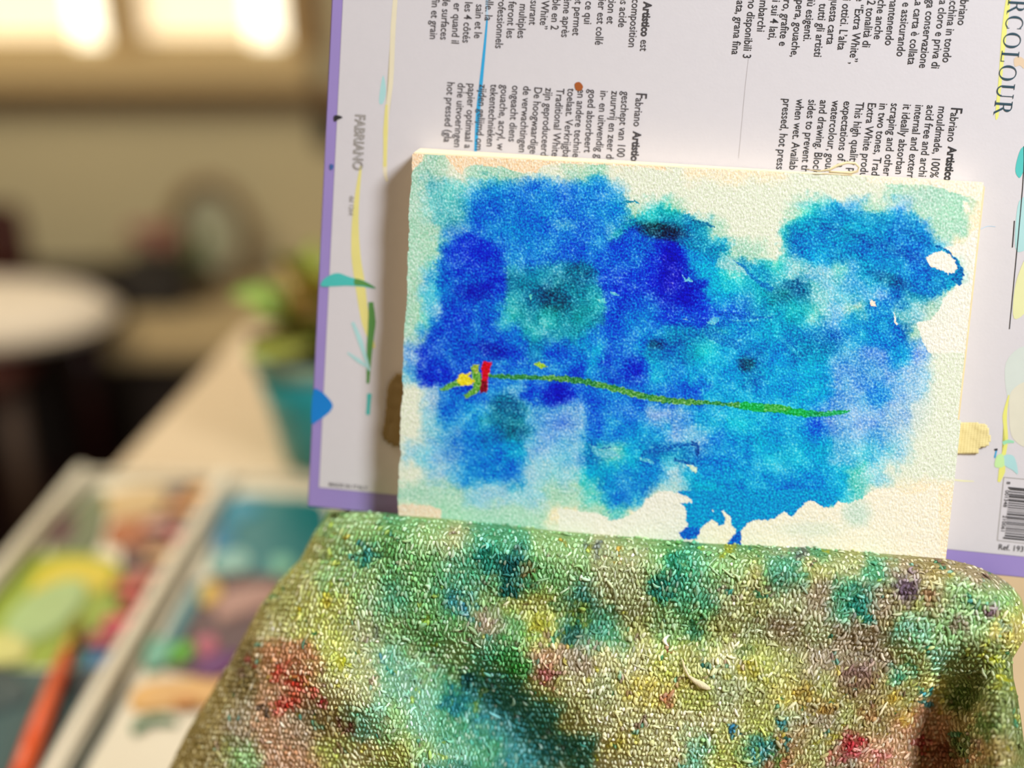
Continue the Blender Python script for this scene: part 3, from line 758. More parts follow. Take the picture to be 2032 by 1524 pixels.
def sample(grid, gx, gy):
    ny, nx = grid.shape[:2]
    gx = np.clip(gx, 0, nx - 1.001); gy = np.clip(gy, 0, ny - 1.001)
    xi = gx.astype(int); yi = gy.astype(int); fx = gx - xi; fy = gy - yi
    fx = sst(0.08, 0.92, fx)[:, None]; fy = sst(0.08, 0.92, fy)[:, None]
    return (grid[yi, xi] * (1 - fx) + grid[yi, xi + 1] * fx) * (1 - fy) + (grid[yi + 1, xi] * (1 - fx) + grid[yi + 1, xi + 1] * fx) * fy

def in_poly(x, y, poly):
    poly = np.asarray(poly, float); ins = np.zeros(x.shape, bool)
    bb = (x > poly[:, 0].min()) & (x < poly[:, 0].max()) & (y > poly[:, 1].min()) & (y < poly[:, 1].max())
    idx = np.where(bb)[0]; xs, ys = x[idx], y[idx]; r = np.zeros(len(idx), bool)
    for i in range(len(poly)):
        x1, y1 = poly[i - 1]; x2, y2 = poly[i]
        c = (y1 > ys) != (y2 > ys)
        with np.errstate(divide='ignore', invalid='ignore'):
            r ^= c & (xs < (x2 - x1) * (ys - y1) / (y2 - y1 + 1e-12) + x1)
    ins[idx] = r; return ins

def to_px(L):
    """easel-local points -> frame pixels"""
    P = _t + L[:, 0:1] * _ax - L[:, 1:2] * _ay - L[:, 2:3] * _an
    return 1016 + FPX * P[:, 0] / P[:, 2], 762 + FPX * P[:, 1] / P[:, 2]

BW, BH = 0.18, 0.125
NU, NV = 700, 470
u = np.linspace(0, BW, NU); v = np.linspace(0, -BH, NV)
UU, VV = np.meshgrid(u, v); SH = np.stack([UU.ravel(), VV.ravel(), np.zeros(UU.size)], -1)
px, py = to_px(SH)
w1 = lambda s: (fbm(px / 34, py / 34, s, 3) - .5); w2 = lambda s: (fbm(px / 9, py / 9, s, 3) - .5)
wx = px + w1(0) * 34 + w2(1) * 22; wy = py + w1(2) * 34 + w2(3) * 22
D = sample(GR, (wx - 780) / 40, (wy - 300) / 40)
def dens(c): return -np.log(lin(c) + 0.004)
def ell(cx, cy, rx, ry, rot=0.0, soft=0.5):
    c, s = math.cos(math.radians(rot)), math.sin(math.radians(rot))
    dx, dy = wx2 - cx, wy2 - cy; a = (dx * c + dy * s) / rx; b = (-dx * s + dy * c) / ry
    return 1 - sst(1 - soft, 1 + soft, np.sqrt(a * a + b * b))
wx2 = px + w2(5) * 10; wy2 = py + w2(6) * 10
def put(mask, c, add=False):
    global D
    m = mask[:, None] if mask.ndim == 1 else mask
    D = D + m * dens(c) if add else D * (1 - m) + m * dens(c)
def feather(pts, c, k=1.0, amp=16):
    acc = 0
    for i in range(4):
        a = amp * (.6 + .22 * i)
        n1 = fbm(px / 11 + 9 * i, py / 3.2, i, 3) - .5; n2 = fbm(px / 3.2, py / 11 + 5 * i, i + 1, 3) - .5
        acc = acc + in_poly(px + n1 * a * 1.6, py + n2 * a * 1.6, pts)
    put(acc / 4.0 * k, c)
feather([(932, 382), (980, 372), (1040, 366), (1100, 368), (1160, 372), (1217, 374), (1221, 420), (1240, 440), (1228, 448), (1214, 462), (1200, 490), (1180, 520), (1120, 535), (1060, 545), (1010, 540), (995, 500), (975, 480), (950, 470), (940, 440), (932, 425), (942, 408)], (20, 122, 220), .8, 22)
feather([(920, 460), (935, 468), (960, 478), (985, 490), (1002, 508), (1006, 545), (1002, 582), (985, 610), (990, 640), (1010, 668), (992, 680), (1003, 700), (985, 735), (970, 752), (940, 765), (922, 778), (900, 770), (866, 755), (845, 738), (844, 700), (848, 664), (872, 640), (880, 620), (872, 602), (880, 580), (866, 556), (878, 540), (862, 525), (880, 515), (876, 494), (900, 490), (915, 478)], (0, 60, 212), .85, 22)
feather([(1006, 530), (1060, 532), (1110, 520), (1160, 518), (1188, 545), (1180, 580), (1202, 600), (1196, 640), (1160, 655), (1080, 668), (1030, 652), (1000, 625), (1006, 590)], (12, 138, 164), .7, 26)
feather([(1225, 455), (1262, 428), (1310, 408), (1360, 424), (1392, 448), (1412, 474), (1446, 494), (1420, 512), (1360, 492), (1330, 475), (1290, 450), (1260, 448)], (10, 146, 188), .8, 20)
feather([(1204, 505), (1216, 476), (1246, 462), (1266, 447), (1284, 446), (1300, 465), (1330, 478), (1349, 490), (1345, 520), (1342, 545), (1366, 565), (1402, 595), (1408, 620), (1395, 650), (1350, 640), (1300, 642), (1270, 650), (1255, 690), (1290, 720), (1290, 760), (1240, 760), (1215, 730), (1212, 690), (1200, 640), (1206, 600), (1192, 560)], (0, 66, 214), .8, 18)
feather([(1578, 446), (1600, 426), (1630, 416), (1650, 402), (1662, 398), (1668, 418), (1700, 430), (1740, 424), (1790, 416), (1815, 425), (1835, 452), (1856, 487), (1880, 505), (1905, 545), (1896, 566), (1850, 590), (1810, 580), (1740, 540), (1700, 510), (1640, 500), (1600, 495), (1574, 478)], (0, 134, 204), .7, 18)
feather([(1668, 640), (1700, 615), (1726, 612), (1742, 596), (1768, 598), (1778, 640), (1788, 660), (1780, 695), (1740, 690), (1700, 670), (1670, 665)], (0, 140, 208), .75, 16)
feather([(1405, 640), (1440, 626), (1540, 630), (1545, 600), (1580, 575), (1590, 600), (1600, 640), (1655, 655), (1662, 690), (1640, 720), (1560, 700), (1480, 700), (1420, 680)], (0, 132, 200), .5, 14)
# wash blooms
for cx, cy, rx, ry, rot, c, k in ((1312, 457, 44, 15, 8, (0, 46, 70), .95), (1482, 722, 17, 14, 0, (0, 66, 104), .9), (1302, 684, 16, 9, 0, (0, 52, 110), .8), (1350, 672, 60, 12, 0, (0, 96, 178), .5),
                                  (1768, 555, 36, 12, 20, (0, 84, 148), .85), (1098, 595, 34, 22, 20, (0, 76, 110), .8), (1140, 550, 40, 22, -20, (0, 92, 130), .6), (1010, 808, 34, 22, 20, (0, 92, 140), .75),
                                  (1020, 850, 34, 16, 10, (0, 90, 136), .7), (1565, 580, 26, 18, -40, (0, 80, 140), .8), (1640, 680, 40, 24, 0, (0, 104, 180), .7), (1328, 530, 16, 44, 4, (0, 0, 176), .8),
                                  (1340, 570, 40, 40, 0, (0, 6, 186), .7), (975, 695, 30, 12, 20, (0, 0, 176), .8), (940, 580, 40, 18, 0, (0, 12, 190), .7), (1105, 785, 30, 18, -10, (0, 20, 190), .7),
                                  (1255, 735, 22, 34, 0, (0, 20, 200), .7), (1690, 430, 90, 14, 12, (0, 108, 190), .55), (1730, 480, 120, 12, 20, (0, 96, 176), .6), (1250, 965, 40, 26, 0, (0, 100, 206), .6),
                                  (1180, 800, 14, 70, 0, (0, 60, 212), .5), (1220, 830, 40, 40, 0, (0, 90, 216), .45), (1100, 850, 26, 40, 0, (110, 170, 236), .7), (1560, 905, 22, 50, 5, (70, 176, 226), .5),
                                  (1710, 620, 20, 12, 60, (226, 232, 214), .5), (1600, 530, 50, 14, 20, (170, 222, 216), .6), (1650, 590, 40, 26, 30, (150, 210, 222), .5), (1300, 830, 34, 14, 60, (150, 196, 232), .55),
                                  (1370, 860, 12, 40, -20, (120, 186, 230), .5), (1340, 965, 34, 26, 0, (150, 206, 220), .7), (900, 420, 34, 40, 0, (86, 184, 196), .4), (1120, 445, 24, 10, 0, (120, 196, 220), .5),
                                  (1210, 455, 10, 16, 0, (120, 200, 220), .5), (1030, 770, 22, 8, 0, (110, 186, 230), .5), (1780, 780, 60, 90, 0, (150, 184, 236), .3), (1490, 590, 40, 26, 0, (0, 110, 190), .45),
                                  (1330, 740, 40, 20, 0, (0, 150, 216), .4), (1690, 660, 30, 40, 0, (60, 176, 222), .5), (1410, 680, 26, 20, 0, (40, 176, 214), .5), (1060, 545, 24, 16, 0, (30, 170, 196), .5),
                                  (1000, 640, 20, 16, 0, (70, 186, 206), .6)):
    put(ell(cx, cy, rx, ry, rot) * k, c)
hx = px + (fbm(px / 6, py / 6, 2, 3) - .5) * 7; hy = py + (fbm(px / 6 + 50, py / 6, 3, 3) - .5) * 7
def poly(pts, c, k=1.0, soft=True):
    put(in_poly(hx, hy, pts).astype(float) * k, c)
# pigment pools and thin places, and the drift between ultramarine and cerulean
mid = (fbm(px / 46, py / 46, 4, 4) - .5) * 2; fin = (fbm(px / 15 + 7, py / 15, 5, 3) - .5) * 2; hue_ = (fbm(px / 70 + 30, py / 70, 6, 4) - .5) * 2
sat_ = sst(.3, 1.6, D[:, 0])
D *= (1 + sat_ * (.48 * mid + .38 * fin))[:, None].clip(.35, 2)
D[:, 1] *= (.86 + sat_ * (.55 * hue_)).clip(.4, 1.5)
D[:, 2] *= 1 - .12 * sat_
PAPER = (244, 238, 218); PWH = (240, 238, 226)
poly([(1345, 975), (1640, 970), (1660, 1000), (1620, 1012), (1520, 1036), (1475, 1048), (1474, 1086), (1440, 1086), (1385, 1070), (1348, 1068), (1345, 1000)], (0, 148, 214))
# dry paper showing in crisp-edged patches
poly([(780, 290), (843, 300), (838, 320), (820, 338), (790, 345)], (246, 222, 190))
poly([(882, 290), (884, 308), (895, 325), (908, 340), (917, 347), (922, 335), (935, 327), (960, 328), (1000, 332), (1022, 341), (1045, 342), (1066, 341), (1078, 328), (1100, 324), (1180, 326), (1260, 330), (1320, 338), (1320, 290)], (248, 224, 190))
poly([(1108, 1008), (1150, 1014), (1190, 1020), (1213, 1033), (1240, 1027), (1262, 1015), (1276, 1003), (1282, 990), (1300, 982), (1312, 973), (1330, 974), (1348, 979), (1358, 984), (1372, 989), (1374, 997), (1350, 998), (1360, 1010), (1361, 1032), (1368, 1050), (1347, 1056), (1350, 1066), (1364, 1071), (1372, 1180), (1108, 1180)], PWH)
poly([(1384, 1072), (1387, 1050), (1400, 1040), (1415, 1032), (1428, 1043), (1437, 1040), (1440, 1031), (1433, 1016), (1438, 1014), (1452, 1029), (1452, 1042), (1460, 1050), (1459, 1060), (1442, 1078), (1442, 1180), (1380, 1180)], PAPER)
poly([(1472, 1180), (1470, 1052), (1480, 1041), (1492, 1033), (1515, 1031), (1532, 1031), (1557, 1016), (1571, 1026), (1586, 1008), (1606, 992), (1635, 1007), (1653, 1006), (1662, 994), (1685, 999), (1709, 989), (1739, 969), (1778, 969), (1793, 981), (1837, 976), (1857, 955), (1862, 976), (1866, 1180)], PAPER)
put(ell(1700, 1018, 26, 26, 0, .6) * .45, (170, 214, 206))
put(ell(1610, 1050, 60, 14, 0, .6) * .2, (180, 214, 200))
poly([(778, 1008), (800, 1000), (850, 1002), (876, 1012), (874, 1040), (770, 1040)], (240, 218, 196))
poly([(1872, 490), (1892, 503), (1905, 520), (1911, 540), (1909, 553), (1893, 573), (1873, 592), (1866, 612), (1846, 634), (1818, 640), (1840, 700), (2000, 700), (2000, 470), (1936, 452), (1912, 482)], PWH, .92)
poly([(1910, 398), (1920, 402), (1926, 420), (1918, 425), (1912, 412)], PAPER)
poly([(1720, 362), (1850, 368), (1900, 384), (1955, 400), (1960, 340), (1720, 330)], PAPER)
# hard edged blue loop and drips
poly(stroke_poly([(1855, 487), (1872, 493), (1888, 506), (1901, 524), (1906, 542), (1896, 562)], [3, 3, 4, 7, 14, 24]), (0, 108, 182), .95)
poly([(1836, 514), (1852, 502), (1871, 498), (1886, 507), (1897, 521), (1900, 534), (1893, 542), (1881, 543), (1862, 535), (1846, 528)], PWH)
poly([(1362, 1046), (1388, 1048), (1388, 1063), (1364, 1069), (1350, 1066), (1348, 1056)], (0, 96, 206))
poly([(1458, 1060), (1471, 1052), (1472, 1083), (1440, 1083), (1446, 1072)], (0, 92, 206))
for p_, c_, k_ in (([(1167, 881), (1195, 892), (1215, 892), (1225, 900), (1240, 905), (1210, 908), (1180, 905)], (110, 196, 220), .8), ([(1362, 922), (1384, 927), (1380, 940), (1374, 936)], (210, 236, 214), 1),
                   ([(1268, 908), (1290, 912), (1300, 920), (1270, 916)], (120, 206, 220), .8), ([(1184, 594), (1201, 590), (1202, 600), (1192, 600)], (120, 226, 226), .9),
                   ([(1209, 577), (1222, 581), (1232, 586), (1216, 588)], (120, 220, 226), .9), ([(1352, 545), (1362, 552), (1374, 554), (1374, 560), (1360, 557)], (120, 224, 226), .9),
                   ([(1402, 641), (1412, 634), (1418, 630), (1428, 632), (1424, 640), (1412, 646)], (130, 220, 232), .8), ([(1726, 595), (1736, 598), (1738, 607), (1730, 608)], (250, 232, 214), 1),
                   ([(1773, 618), (1778, 632), (1780, 646), (1776, 642)], (246, 238, 224), 1), ([(1356, 632), (1366, 634), (1362, 637)], (160, 226, 230), .8), ([(1414, 1011), (1418, 1012), (1416, 1015)], PWH, 1),
                   ([(1430, 500), (1455, 512), (1490, 548), (1460, 538), (1420, 530)], (150, 208, 216), .75), ([(1052, 583), (1055, 583), (1054, 596), (1051, 594)], (110, 236, 210), .9)):
    poly(p_, c_, k_)
for pts, w, c, k in (([(1235, 404), (1244, 400), (1260, 400), (1268, 405)], [3, 4, 3, 2], (0, 130, 170), .8), ([(1372, 438), (1385, 442), (1402, 445), (1418, 452)], [6, 9, 8, 3], (0, 110, 160), .85),
                     ([(1456, 518), (1475, 530), (1500, 556), (1535, 575)], [2, 5, 9, 12], (0, 116, 200), .7), ([(1192, 888), (1212, 888)], [3, 3], (0, 84, 170), .8),
                     ([(1270, 908), (1285, 897), (1310, 894), (1345, 884), (1372, 882)], [3, 10, 9, 7, 5], (0, 92, 184), .7), ([(1372, 880), (1383, 884), (1384, 904)], [9, 9, 6], (0, 70, 160), .8),
                     ([(1336, 912), (1355, 917), (1382, 921)], [7, 7, 4], (0, 84, 170), .8), ([(1396, 655), (1408, 660), (1440, 676), (1470, 690)], [6, 20, 24, 12], (0, 112, 200), .55),
                     ([(1425, 624), (1450, 624), (1500, 630), (1535, 628)], [4, 6, 6, 3], (0, 96, 196), .6), ([(1785, 455), (1800, 462), (1830, 476), (1850, 490)], [5, 14, 12, 5], (0, 110, 190), .7),
                     ([(1205, 1017), (1218, 1016)], [2, 2], (0, 110, 180), .7), ([(1545, 668), (1570, 690), (1590, 708)], [8, 9, 6], (90, 200, 226), .5), ([(1455, 636), (1500, 634), (1536, 622)], [3, 4, 3], (110, 206, 226), .5)):
    poly(stroke_poly(pts, w), c, k)
# the painted flower: green stem, red band, yellow bud
gl = [(970, 745), (1000, 747), (1060, 749), (1110, 751), (1150, 756), (1200, 766), (1240, 777), (1290, 789), (1340, 796), (1390, 799), (1440, 802), (1480, 806), (1540, 811), (1580, 818), (1620, 822), (1660, 819), (1688, 814)]
gw = [8, 9, 9, 12, 12, 11, 13, 14, 12, 10, 6, 16, 16, 16, 12, 8, 3]
m_ = in_poly(hx, hy, stroke_poly(gl, gw)).astype(float)
gc = np.where((px > 1468)[:, None], dens((10, 178, 70)), dens((50, 142, 62)))
gy_ = fbm(px / 26, py / 26, 5, 2)[:, None]
gc = gc * (1 - sst(.5, .62, gy_) * .6) + dens((126, 176, 60)) * sst(.5, .62, gy_) * .6
mk = (m_ * np.where(px > 1600, .75, .92))[:, None]
D = D * (1 - mk) + mk * gc
poly(stroke_poly([(940, 726), (944, 738), (946, 752), (946, 768), (938, 778), (922, 787)], [15, 14, 17, 17, 12, 7]), (98, 168, 60))
poly(stroke_poly([(872, 773), (890, 767), (905, 760), (925, 755)], [5, 12, 12, 14]), (96, 170, 76))
poly([(936, 724), (952, 722), (950, 736), (944, 744), (938, 736)], (156, 184, 60))
poly([(909, 748), (914, 742), (938, 740), (930, 747), (942, 755), (934, 764), (916, 765), (908, 757)], (232, 216, 30))
poly([(1058, 724), (1072, 719), (1088, 727), (1074, 732)], (160, 206, 50))
poly(stroke_poly([(968, 717), (963, 735), (962, 755), (960, 778)], [17, 15, 13, 14]), (206, 0, 20))
poly(stroke_poly([(961, 755), (960, 768), (959, 779)], [13, 12, 15]), (128, 0, 26))
poly([(1030 , 304), (1045, 305), (1040, 308)], (226, 120, 110)); poly([(1024, 312), (1036, 313), (1030, 315)], (220, 90, 90))
COL = np.clip(np.exp(-D) - 0.004, 0.0, 1)
# geometry: slight warp and deckled edges
rel = (fbm(px / 7, py / 5, 1, 3) - .5)
SH[:, 2] = rel * 0.00016 + 0.0002 * (fbm(px / 200, py / 200, 2, 2) - .5)
el = (np.floor(fbm(py / 60, py * 0, 3, 3) * 5) / 5 - .5) * 0.0012 + (vn(py / 5, py * 0, 4) - .5) * 0.0003
Lm = np.exp(-SH[:, 0] / 0.001); SH[:, 0] += el * Lm
el2 = (vn(px / 9, px * 0, 6) - .5) * 0.0002; SH[:, 1] += el2 * np.exp(SH[:, 1] / 0.001)
stp = np.where(py > 833, 0.0011, 0.0); SH[:, 0] += stp * np.exp(-(BW - SH[:, 0]) / 0.001)
M_paint = attr_mat('watercolour_on_cold_press', gran=1.1, gscale=1400, bump=0.6, bscale=(1700, 1000, 1200), bdist=0.0004)
blk = empty('painting_block', 'small cream paper block with a blue abstract watercolour and green stem', 'painting', mat4=PM)
link('painted_sheet', np_mesh('painted_sheet', SH, grid_faces(NU, NV)[:, ::-1] if False else grid_faces(NU, NV), True, COL), M_paint, blk)
M_stack = mat('cream_paper_edges', (244, 228, 196), 0.85, var=0.04, scale=400, bump=0.2, bscale=1200, bdist=0.0002)
bm = bmesh.new(); box_bm(bm, (0.0002, -BH + 0.0002, -TH), (BW + 0.0001, 0.0, -0.0006), bev=0.0003)
for v_ in bm.verts:
    if v_.co.y > -0.01: v_.co.y += (0.0022 if v_.co.x < 0.09 else 0.0002) * (0.25 if v_.co.z > -0.006 else 1)
link('paper_stack', bm_mesh('paper_stack', bm), M_stack, blk)
M_gum = mat('yellowed_gum', (230, 214, 170), 0.5, var=0.15, scale=200)
r0 = loc(1906, 780); r1 = loc(1892, 838)
box('gum_strip', (BW - 0.0002, r1[1], -0.010), (BW + 0.0008, -0.001, -0.0008), M_gum, blk, 0.0003)
# curled strip of dried gum at the top edge
cz = 0.0006
gp = [loc(x, y, cz) for x, y in ((1600, 336), (1625, 340), (1645, 337), (1662, 328), (1680, 323), (1697, 324), (1705, 332), (1702, 340), (1690, 343), (1670, 342), (1645, 341))]
tube('gum_curl', [(p[0], p[1], cz + 0.0008 * math.sin(i * .6)) for i, p in enumerate(gp)], [0.0001, 0.00025, 0.0004, 0.00045, 0.0004, 0.0004, 0.0003, 0.0004, 0.0005, 0.0004, 0.0003], M_gum, blk, 8, 0.6)
# linen tab on the right and on the left side of the block
def weave_mat(name, rgb):
    m = mat(name, rgb, 0.75); nt = m.node_tree; b = nt.nodes['Principled BSDF']
    tc = nt.nodes.new('ShaderNodeTexCoord'); wv = nt.nodes.new('ShaderNodeTexWave'); wv.bands_direction = 'X'; wv.inputs['Scale'].default_value = 330; wv.inputs['Distortion'].default_value = 1
    w2_ = nt.nodes.new('ShaderNodeTexWave'); w2_.bands_direction = 'Y'; w2_.inputs['Scale'].default_value = 520; w2_.inputs['Distortion'].default_value = 1
    ad = nt.nodes.new('ShaderNodeMath'); ad.operation = 'ADD'
    nt.links.new(tc.outputs['Object'], wv.inputs['Vector']); nt.links.new(tc.outputs['Object'], w2_.inputs['Vector'])
    nt.links.new(wv.outputs['Fac'], ad.inputs[0]); nt.links.new(w2_.outputs['Fac'], ad.inputs[1])
    bp = nt.nodes.new('ShaderNodeBump'); bp.inputs['Strength'].default_value = .35; bp.inputs['Distance'].default_value = .0002
    nt.links.new(ad.outputs[0], bp.inputs['Height']); nt.links.new(bp.outputs[0], b.inputs['Normal'])
    return m
M_lin = weave_mat('buff_linen_tape', (222, 208, 148))
M_lin_shaded = weave_mat('shaded_linen_tape', (138, 118, 78))  # same tape in a darker colour, its shade painted in
tz = zp + 0.0006
def tab(pts, m, name='linen_tab', n=26):
    P = np.array(pts, float); x0_, x1_ = P[:, 0].min(), P[:, 0].max(); y0_, y1_ = P[:, 1].min(), P[:, 1].max()
    gx, gy = np.meshgrid(np.linspace(x0_, x1_, n), np.linspace(y0_, y1_, n))
    ok = in_poly(gx.ravel(), gy.ravel(), smooth_closed(pts, 4)).reshape(n, n)
    z = tz + 0.0006 * fbm(gx / 14, gy / 14, 3, 3)
    L = loc(gx.ravel(), gy.ravel(), z.ravel())
    F = [f for f in grid_faces(n, n) if ok.ravel()[f].all()]
    used = sorted({i for f in F for i in f}); mp_ = {a: b for b, a in enumerate(used)}
    me = np_mesh(name, L[used], [[mp_[i] for i in f] for f in F], True)
    o = link(name, me, m, blk)
    md = o.modifiers.new('thickness', 'SOLIDIFY'); md.thickness = 0.0005
    return o
tab([(1880, 838), (1900, 836), (1948, 839), (1962, 846), (1966, 862), (1964, 884), (1945, 890), (1943, 900), (1915, 900), (1880, 898)], M_lin)
tab([(800, 742), (778, 750), (768, 770), (764, 820), (758, 868), (778, 886), (800, 884)], M_lin_shaded)

# ------------------------------------------------------------------ paint cloth
def pl_i(pts):
    P = np.array(pts, float); return P[:, 0], P[:, 1]
RX, RYv = pl_i([(300, 1012), (650, 1012), (700, 1013), (780, 1019), (900, 1030), (1000, 1040), (1100, 1052), (1200, 1060), (1300, 1068), (1400, 1077), (1500, 1081), (1600, 1085), (1700, 1093), (1800, 1101), (1870, 1107), (1930, 1121), (1975, 1140), (2005, 1160), (2025, 1185), (2040, 1215)])
LY, LXv = pl_i([(1012, 652), (1030, 643), (1060, 622), (1110, 596), (1150, 556), (1200, 518), (1260, 486), (1320, 452), (1400, 404), (1450, 372), (1524, 336), (1620, 290), (1800, 240), (1950, 220)])
KY, KXv = pl_i([(1012, 2020), (1150, 2004), (1182, 2026), (1215, 2034), (1270, 2032), (1308, 2009), (1346, 2011), (1380, 2019), (1425, 2026), (1490, 2034), (1560, 2044), (1700, 2060), (1950, 2070)])
yr = lambda x: np.interp(x, RX, RYv); xl = lambda y: np.interp(y, LY, LXv); xr = lambda y: np.interp(y, KY, KXv)
def cloth_d(x, y):
    s = y - yr(x); tl = x - xl(y); tr = xr(y) - x
    qc = lambda t, w: np.sqrt(np.clip(1 - (1 - np.clip(t / w, 0, 1)) ** 2, 0, 1))
    top = qc(s, 70)
    lf_ = qc(tl, 230); rt = qc(tr, 60)
    d = -0.004 + 0.022 * top + 0.006 * sst(0, 400, s)
    d = d - 0.040 * (1 - lf_) - 0.016 * (1 - rt)
    # broad soft valley running down from the middle left
    vx = np.interp(y, [1230, 1330, 1420, 1524, 1950], [800, 900, 985, 1070, 1200]); k = sst(1210, 1420, y)
    d = d - 0.016 * k * np.exp(-((x - vx) / (95 + 0.15 * (y - 1300).clip(0))) ** 2)
    d = d + 0.008 * k * np.exp(-((x - vx + 230) / 110) ** 2) * lf_
    # crease and raised fold on the right
    cx = np.interp(y, [1290, 1330, 1383, 1425, 1524, 1950], [1900, 1872, 1850, 1838, 1836, 1830]); k2 = sst(1265, 1400, y)
    q_ = x - cx
    val = np.where(q_ < 0, np.exp(q_ / 60), 0) + np.where(q_ >= 0, 1 - sst(0, 150 + 0 * q_, q_), 0)
    d = d - 0.020 * k2 * val
    d = d + 0.010 * k2 * sst(70, 150, q_) * (1 - sst(150, 230, q_) * .6)
    # a groove from the upper right corner folding behind
    d = d - 0.0015 * np.exp(-((x - 1985 - (y - 1200) * .05) / 10) ** 2) * sst(1165, 1200, y) * (1 - sst(1290, 1330, y))
    d = d + 0.0022 * (fbm(x / 120, y / 120, 1, 3) - .5) * top + 0.0016 * np.sin((x + 0.3 * y) / 90.0) * top
    d = d - 0.004 * np.exp(-((y - (1235 + (x - 1200) * .12)) / 42) ** 2) * sst(850, 1000, x) * (1 - sst(1750, 1850, x))
    return d
def cloth_p(x, y):
    return loc(x, y, cloth_d(x, y))
CC = {'g': (156, 200, 146), 'G': (104, 172, 110), 'T': (74, 170, 142), 'D': (32, 118, 120), 'o': (182, 180, 118), 'w': (226, 220, 180), 'y': (202, 206, 118), 'Y': (226, 208, 122), 'b': (168, 142, 96), 'm': (178, 154, 144),
      'r': (196, 124, 98), 'k': (124, 100, 66), 'c': (134, 204, 190), 'B': (40, 140, 168), 'n': (190, 196, 160), 'p': (214, 158, 138), 'H': (120, 132, 78)}
CC = {k_: tuple(min(250, v_ * 1.07 + 6) for v_ in c_) for k_, c_ in CC.items()}
stain_shade_map = [  # stain colours, with shade of the left side and folds mixed in
        [8, 8, 8, 8, 8, 4, 0, 0, 2, 0, 0, 2, 2, 0, 0, 14, 0, 0, 0, 0, 0, 14, 14, 14, 14, 14, 5, 5, 5, 5, 5],
        [8, 8, 8, 8, 4, 4, 0, 0, 1, 0, 14, 2, 2, 0, 0, 14, 0, 1, 2, 0, 1, 14, 2, 4, 14, 4, 9, 14, 12, 12, 5],
        [8, 8, 8, 8, 4, 4, 0, 0, 1, 1, 2, 2, 3, 1, 0, 14, 14, 0, 2, 0, 4, 2, 4, 14, 2, 9, 8, 9, 9, 2, 12],
        [8, 8, 8, 4, 4, 4, 6, 0, 2, 1, 13, 0, 6, 6, 3, 14, 14, 0, 2, 14, 4, 14, 9, 2, 9, 4, 14, 0, 0, 6, 12],
        [8, 8, 8, 8, 5, 6, 6, 14, 0, 1, 1, 9, 1, 6, 3, 2, 4, 0, 1, 4, 14, 9, 14, 9, 9, 12, 0, 0, 7, 7, 5],
        [8, 8, 8, 11, 10, 10, 6, 14, 12, 0, 0, 2, 1, 15, 9, 5, 5, 6, 4, 5, 6, 4, 9, 9, 9, 4, 12, 16, 16, 6, 5],
        [8, 8, 8, 11, 15, 10, 5, 14, 12, 12, 2, 13, 3, 4, 5, 14, 7, 7, 6, 14, 4, 7, 4, 8, 8, 4, 7, 16, 16, 16, 12],
        [8, 8, 8, 9, 15, 9, 8, 12, 0, 12, 2, 13, 13, 3, 4, 5, 5, 5, 5, 5, 6, 14, 9, 4, 8, 10, 15, 8, 16, 16, 12],
        [8, 8, 8, 0, 15, 15, 6, 5, 6, 0, 12, 2, 13, 13, 3, 5, 5, 5, 12, 6, 13, 10, 4, 9, 15, 15, 10, 10, 8, 16, 16],
        [8, 8, 8, 0, 15, 15, 6, 6, 0, 12, 3, 13, 3, 3, 5, 5, 5, 5, 12, 6, 6, 10, 4, 9, 15, 15, 10, 16, 16, 12, 12],
        [8, 8, 8, 0, 15, 15, 6, 6, 0, 12, 3, 13, 3, 3, 5, 5, 5, 5, 12, 6, 6, 10, 4, 9, 15, 15, 10, 16, 16, 12, 12]]
CC = {k_: tuple(.70 * v_ + .30 * m_ for v_, m_ in zip(c_, (158, 180, 134))) for k_, c_ in CC.items()}
CL = [CC[k_] for k_ in ('g', 'G', 'T', 'D', 'o', 'w', 'y', 'Y', 'b', 'm', 'r', 'k', 'c', 'B', 'n', 'p', 'H')]
CG = -np.log(np.array([[lin(CL[v_]) for v_ in r_] for r_ in stain_shade_map]) + 0.004)
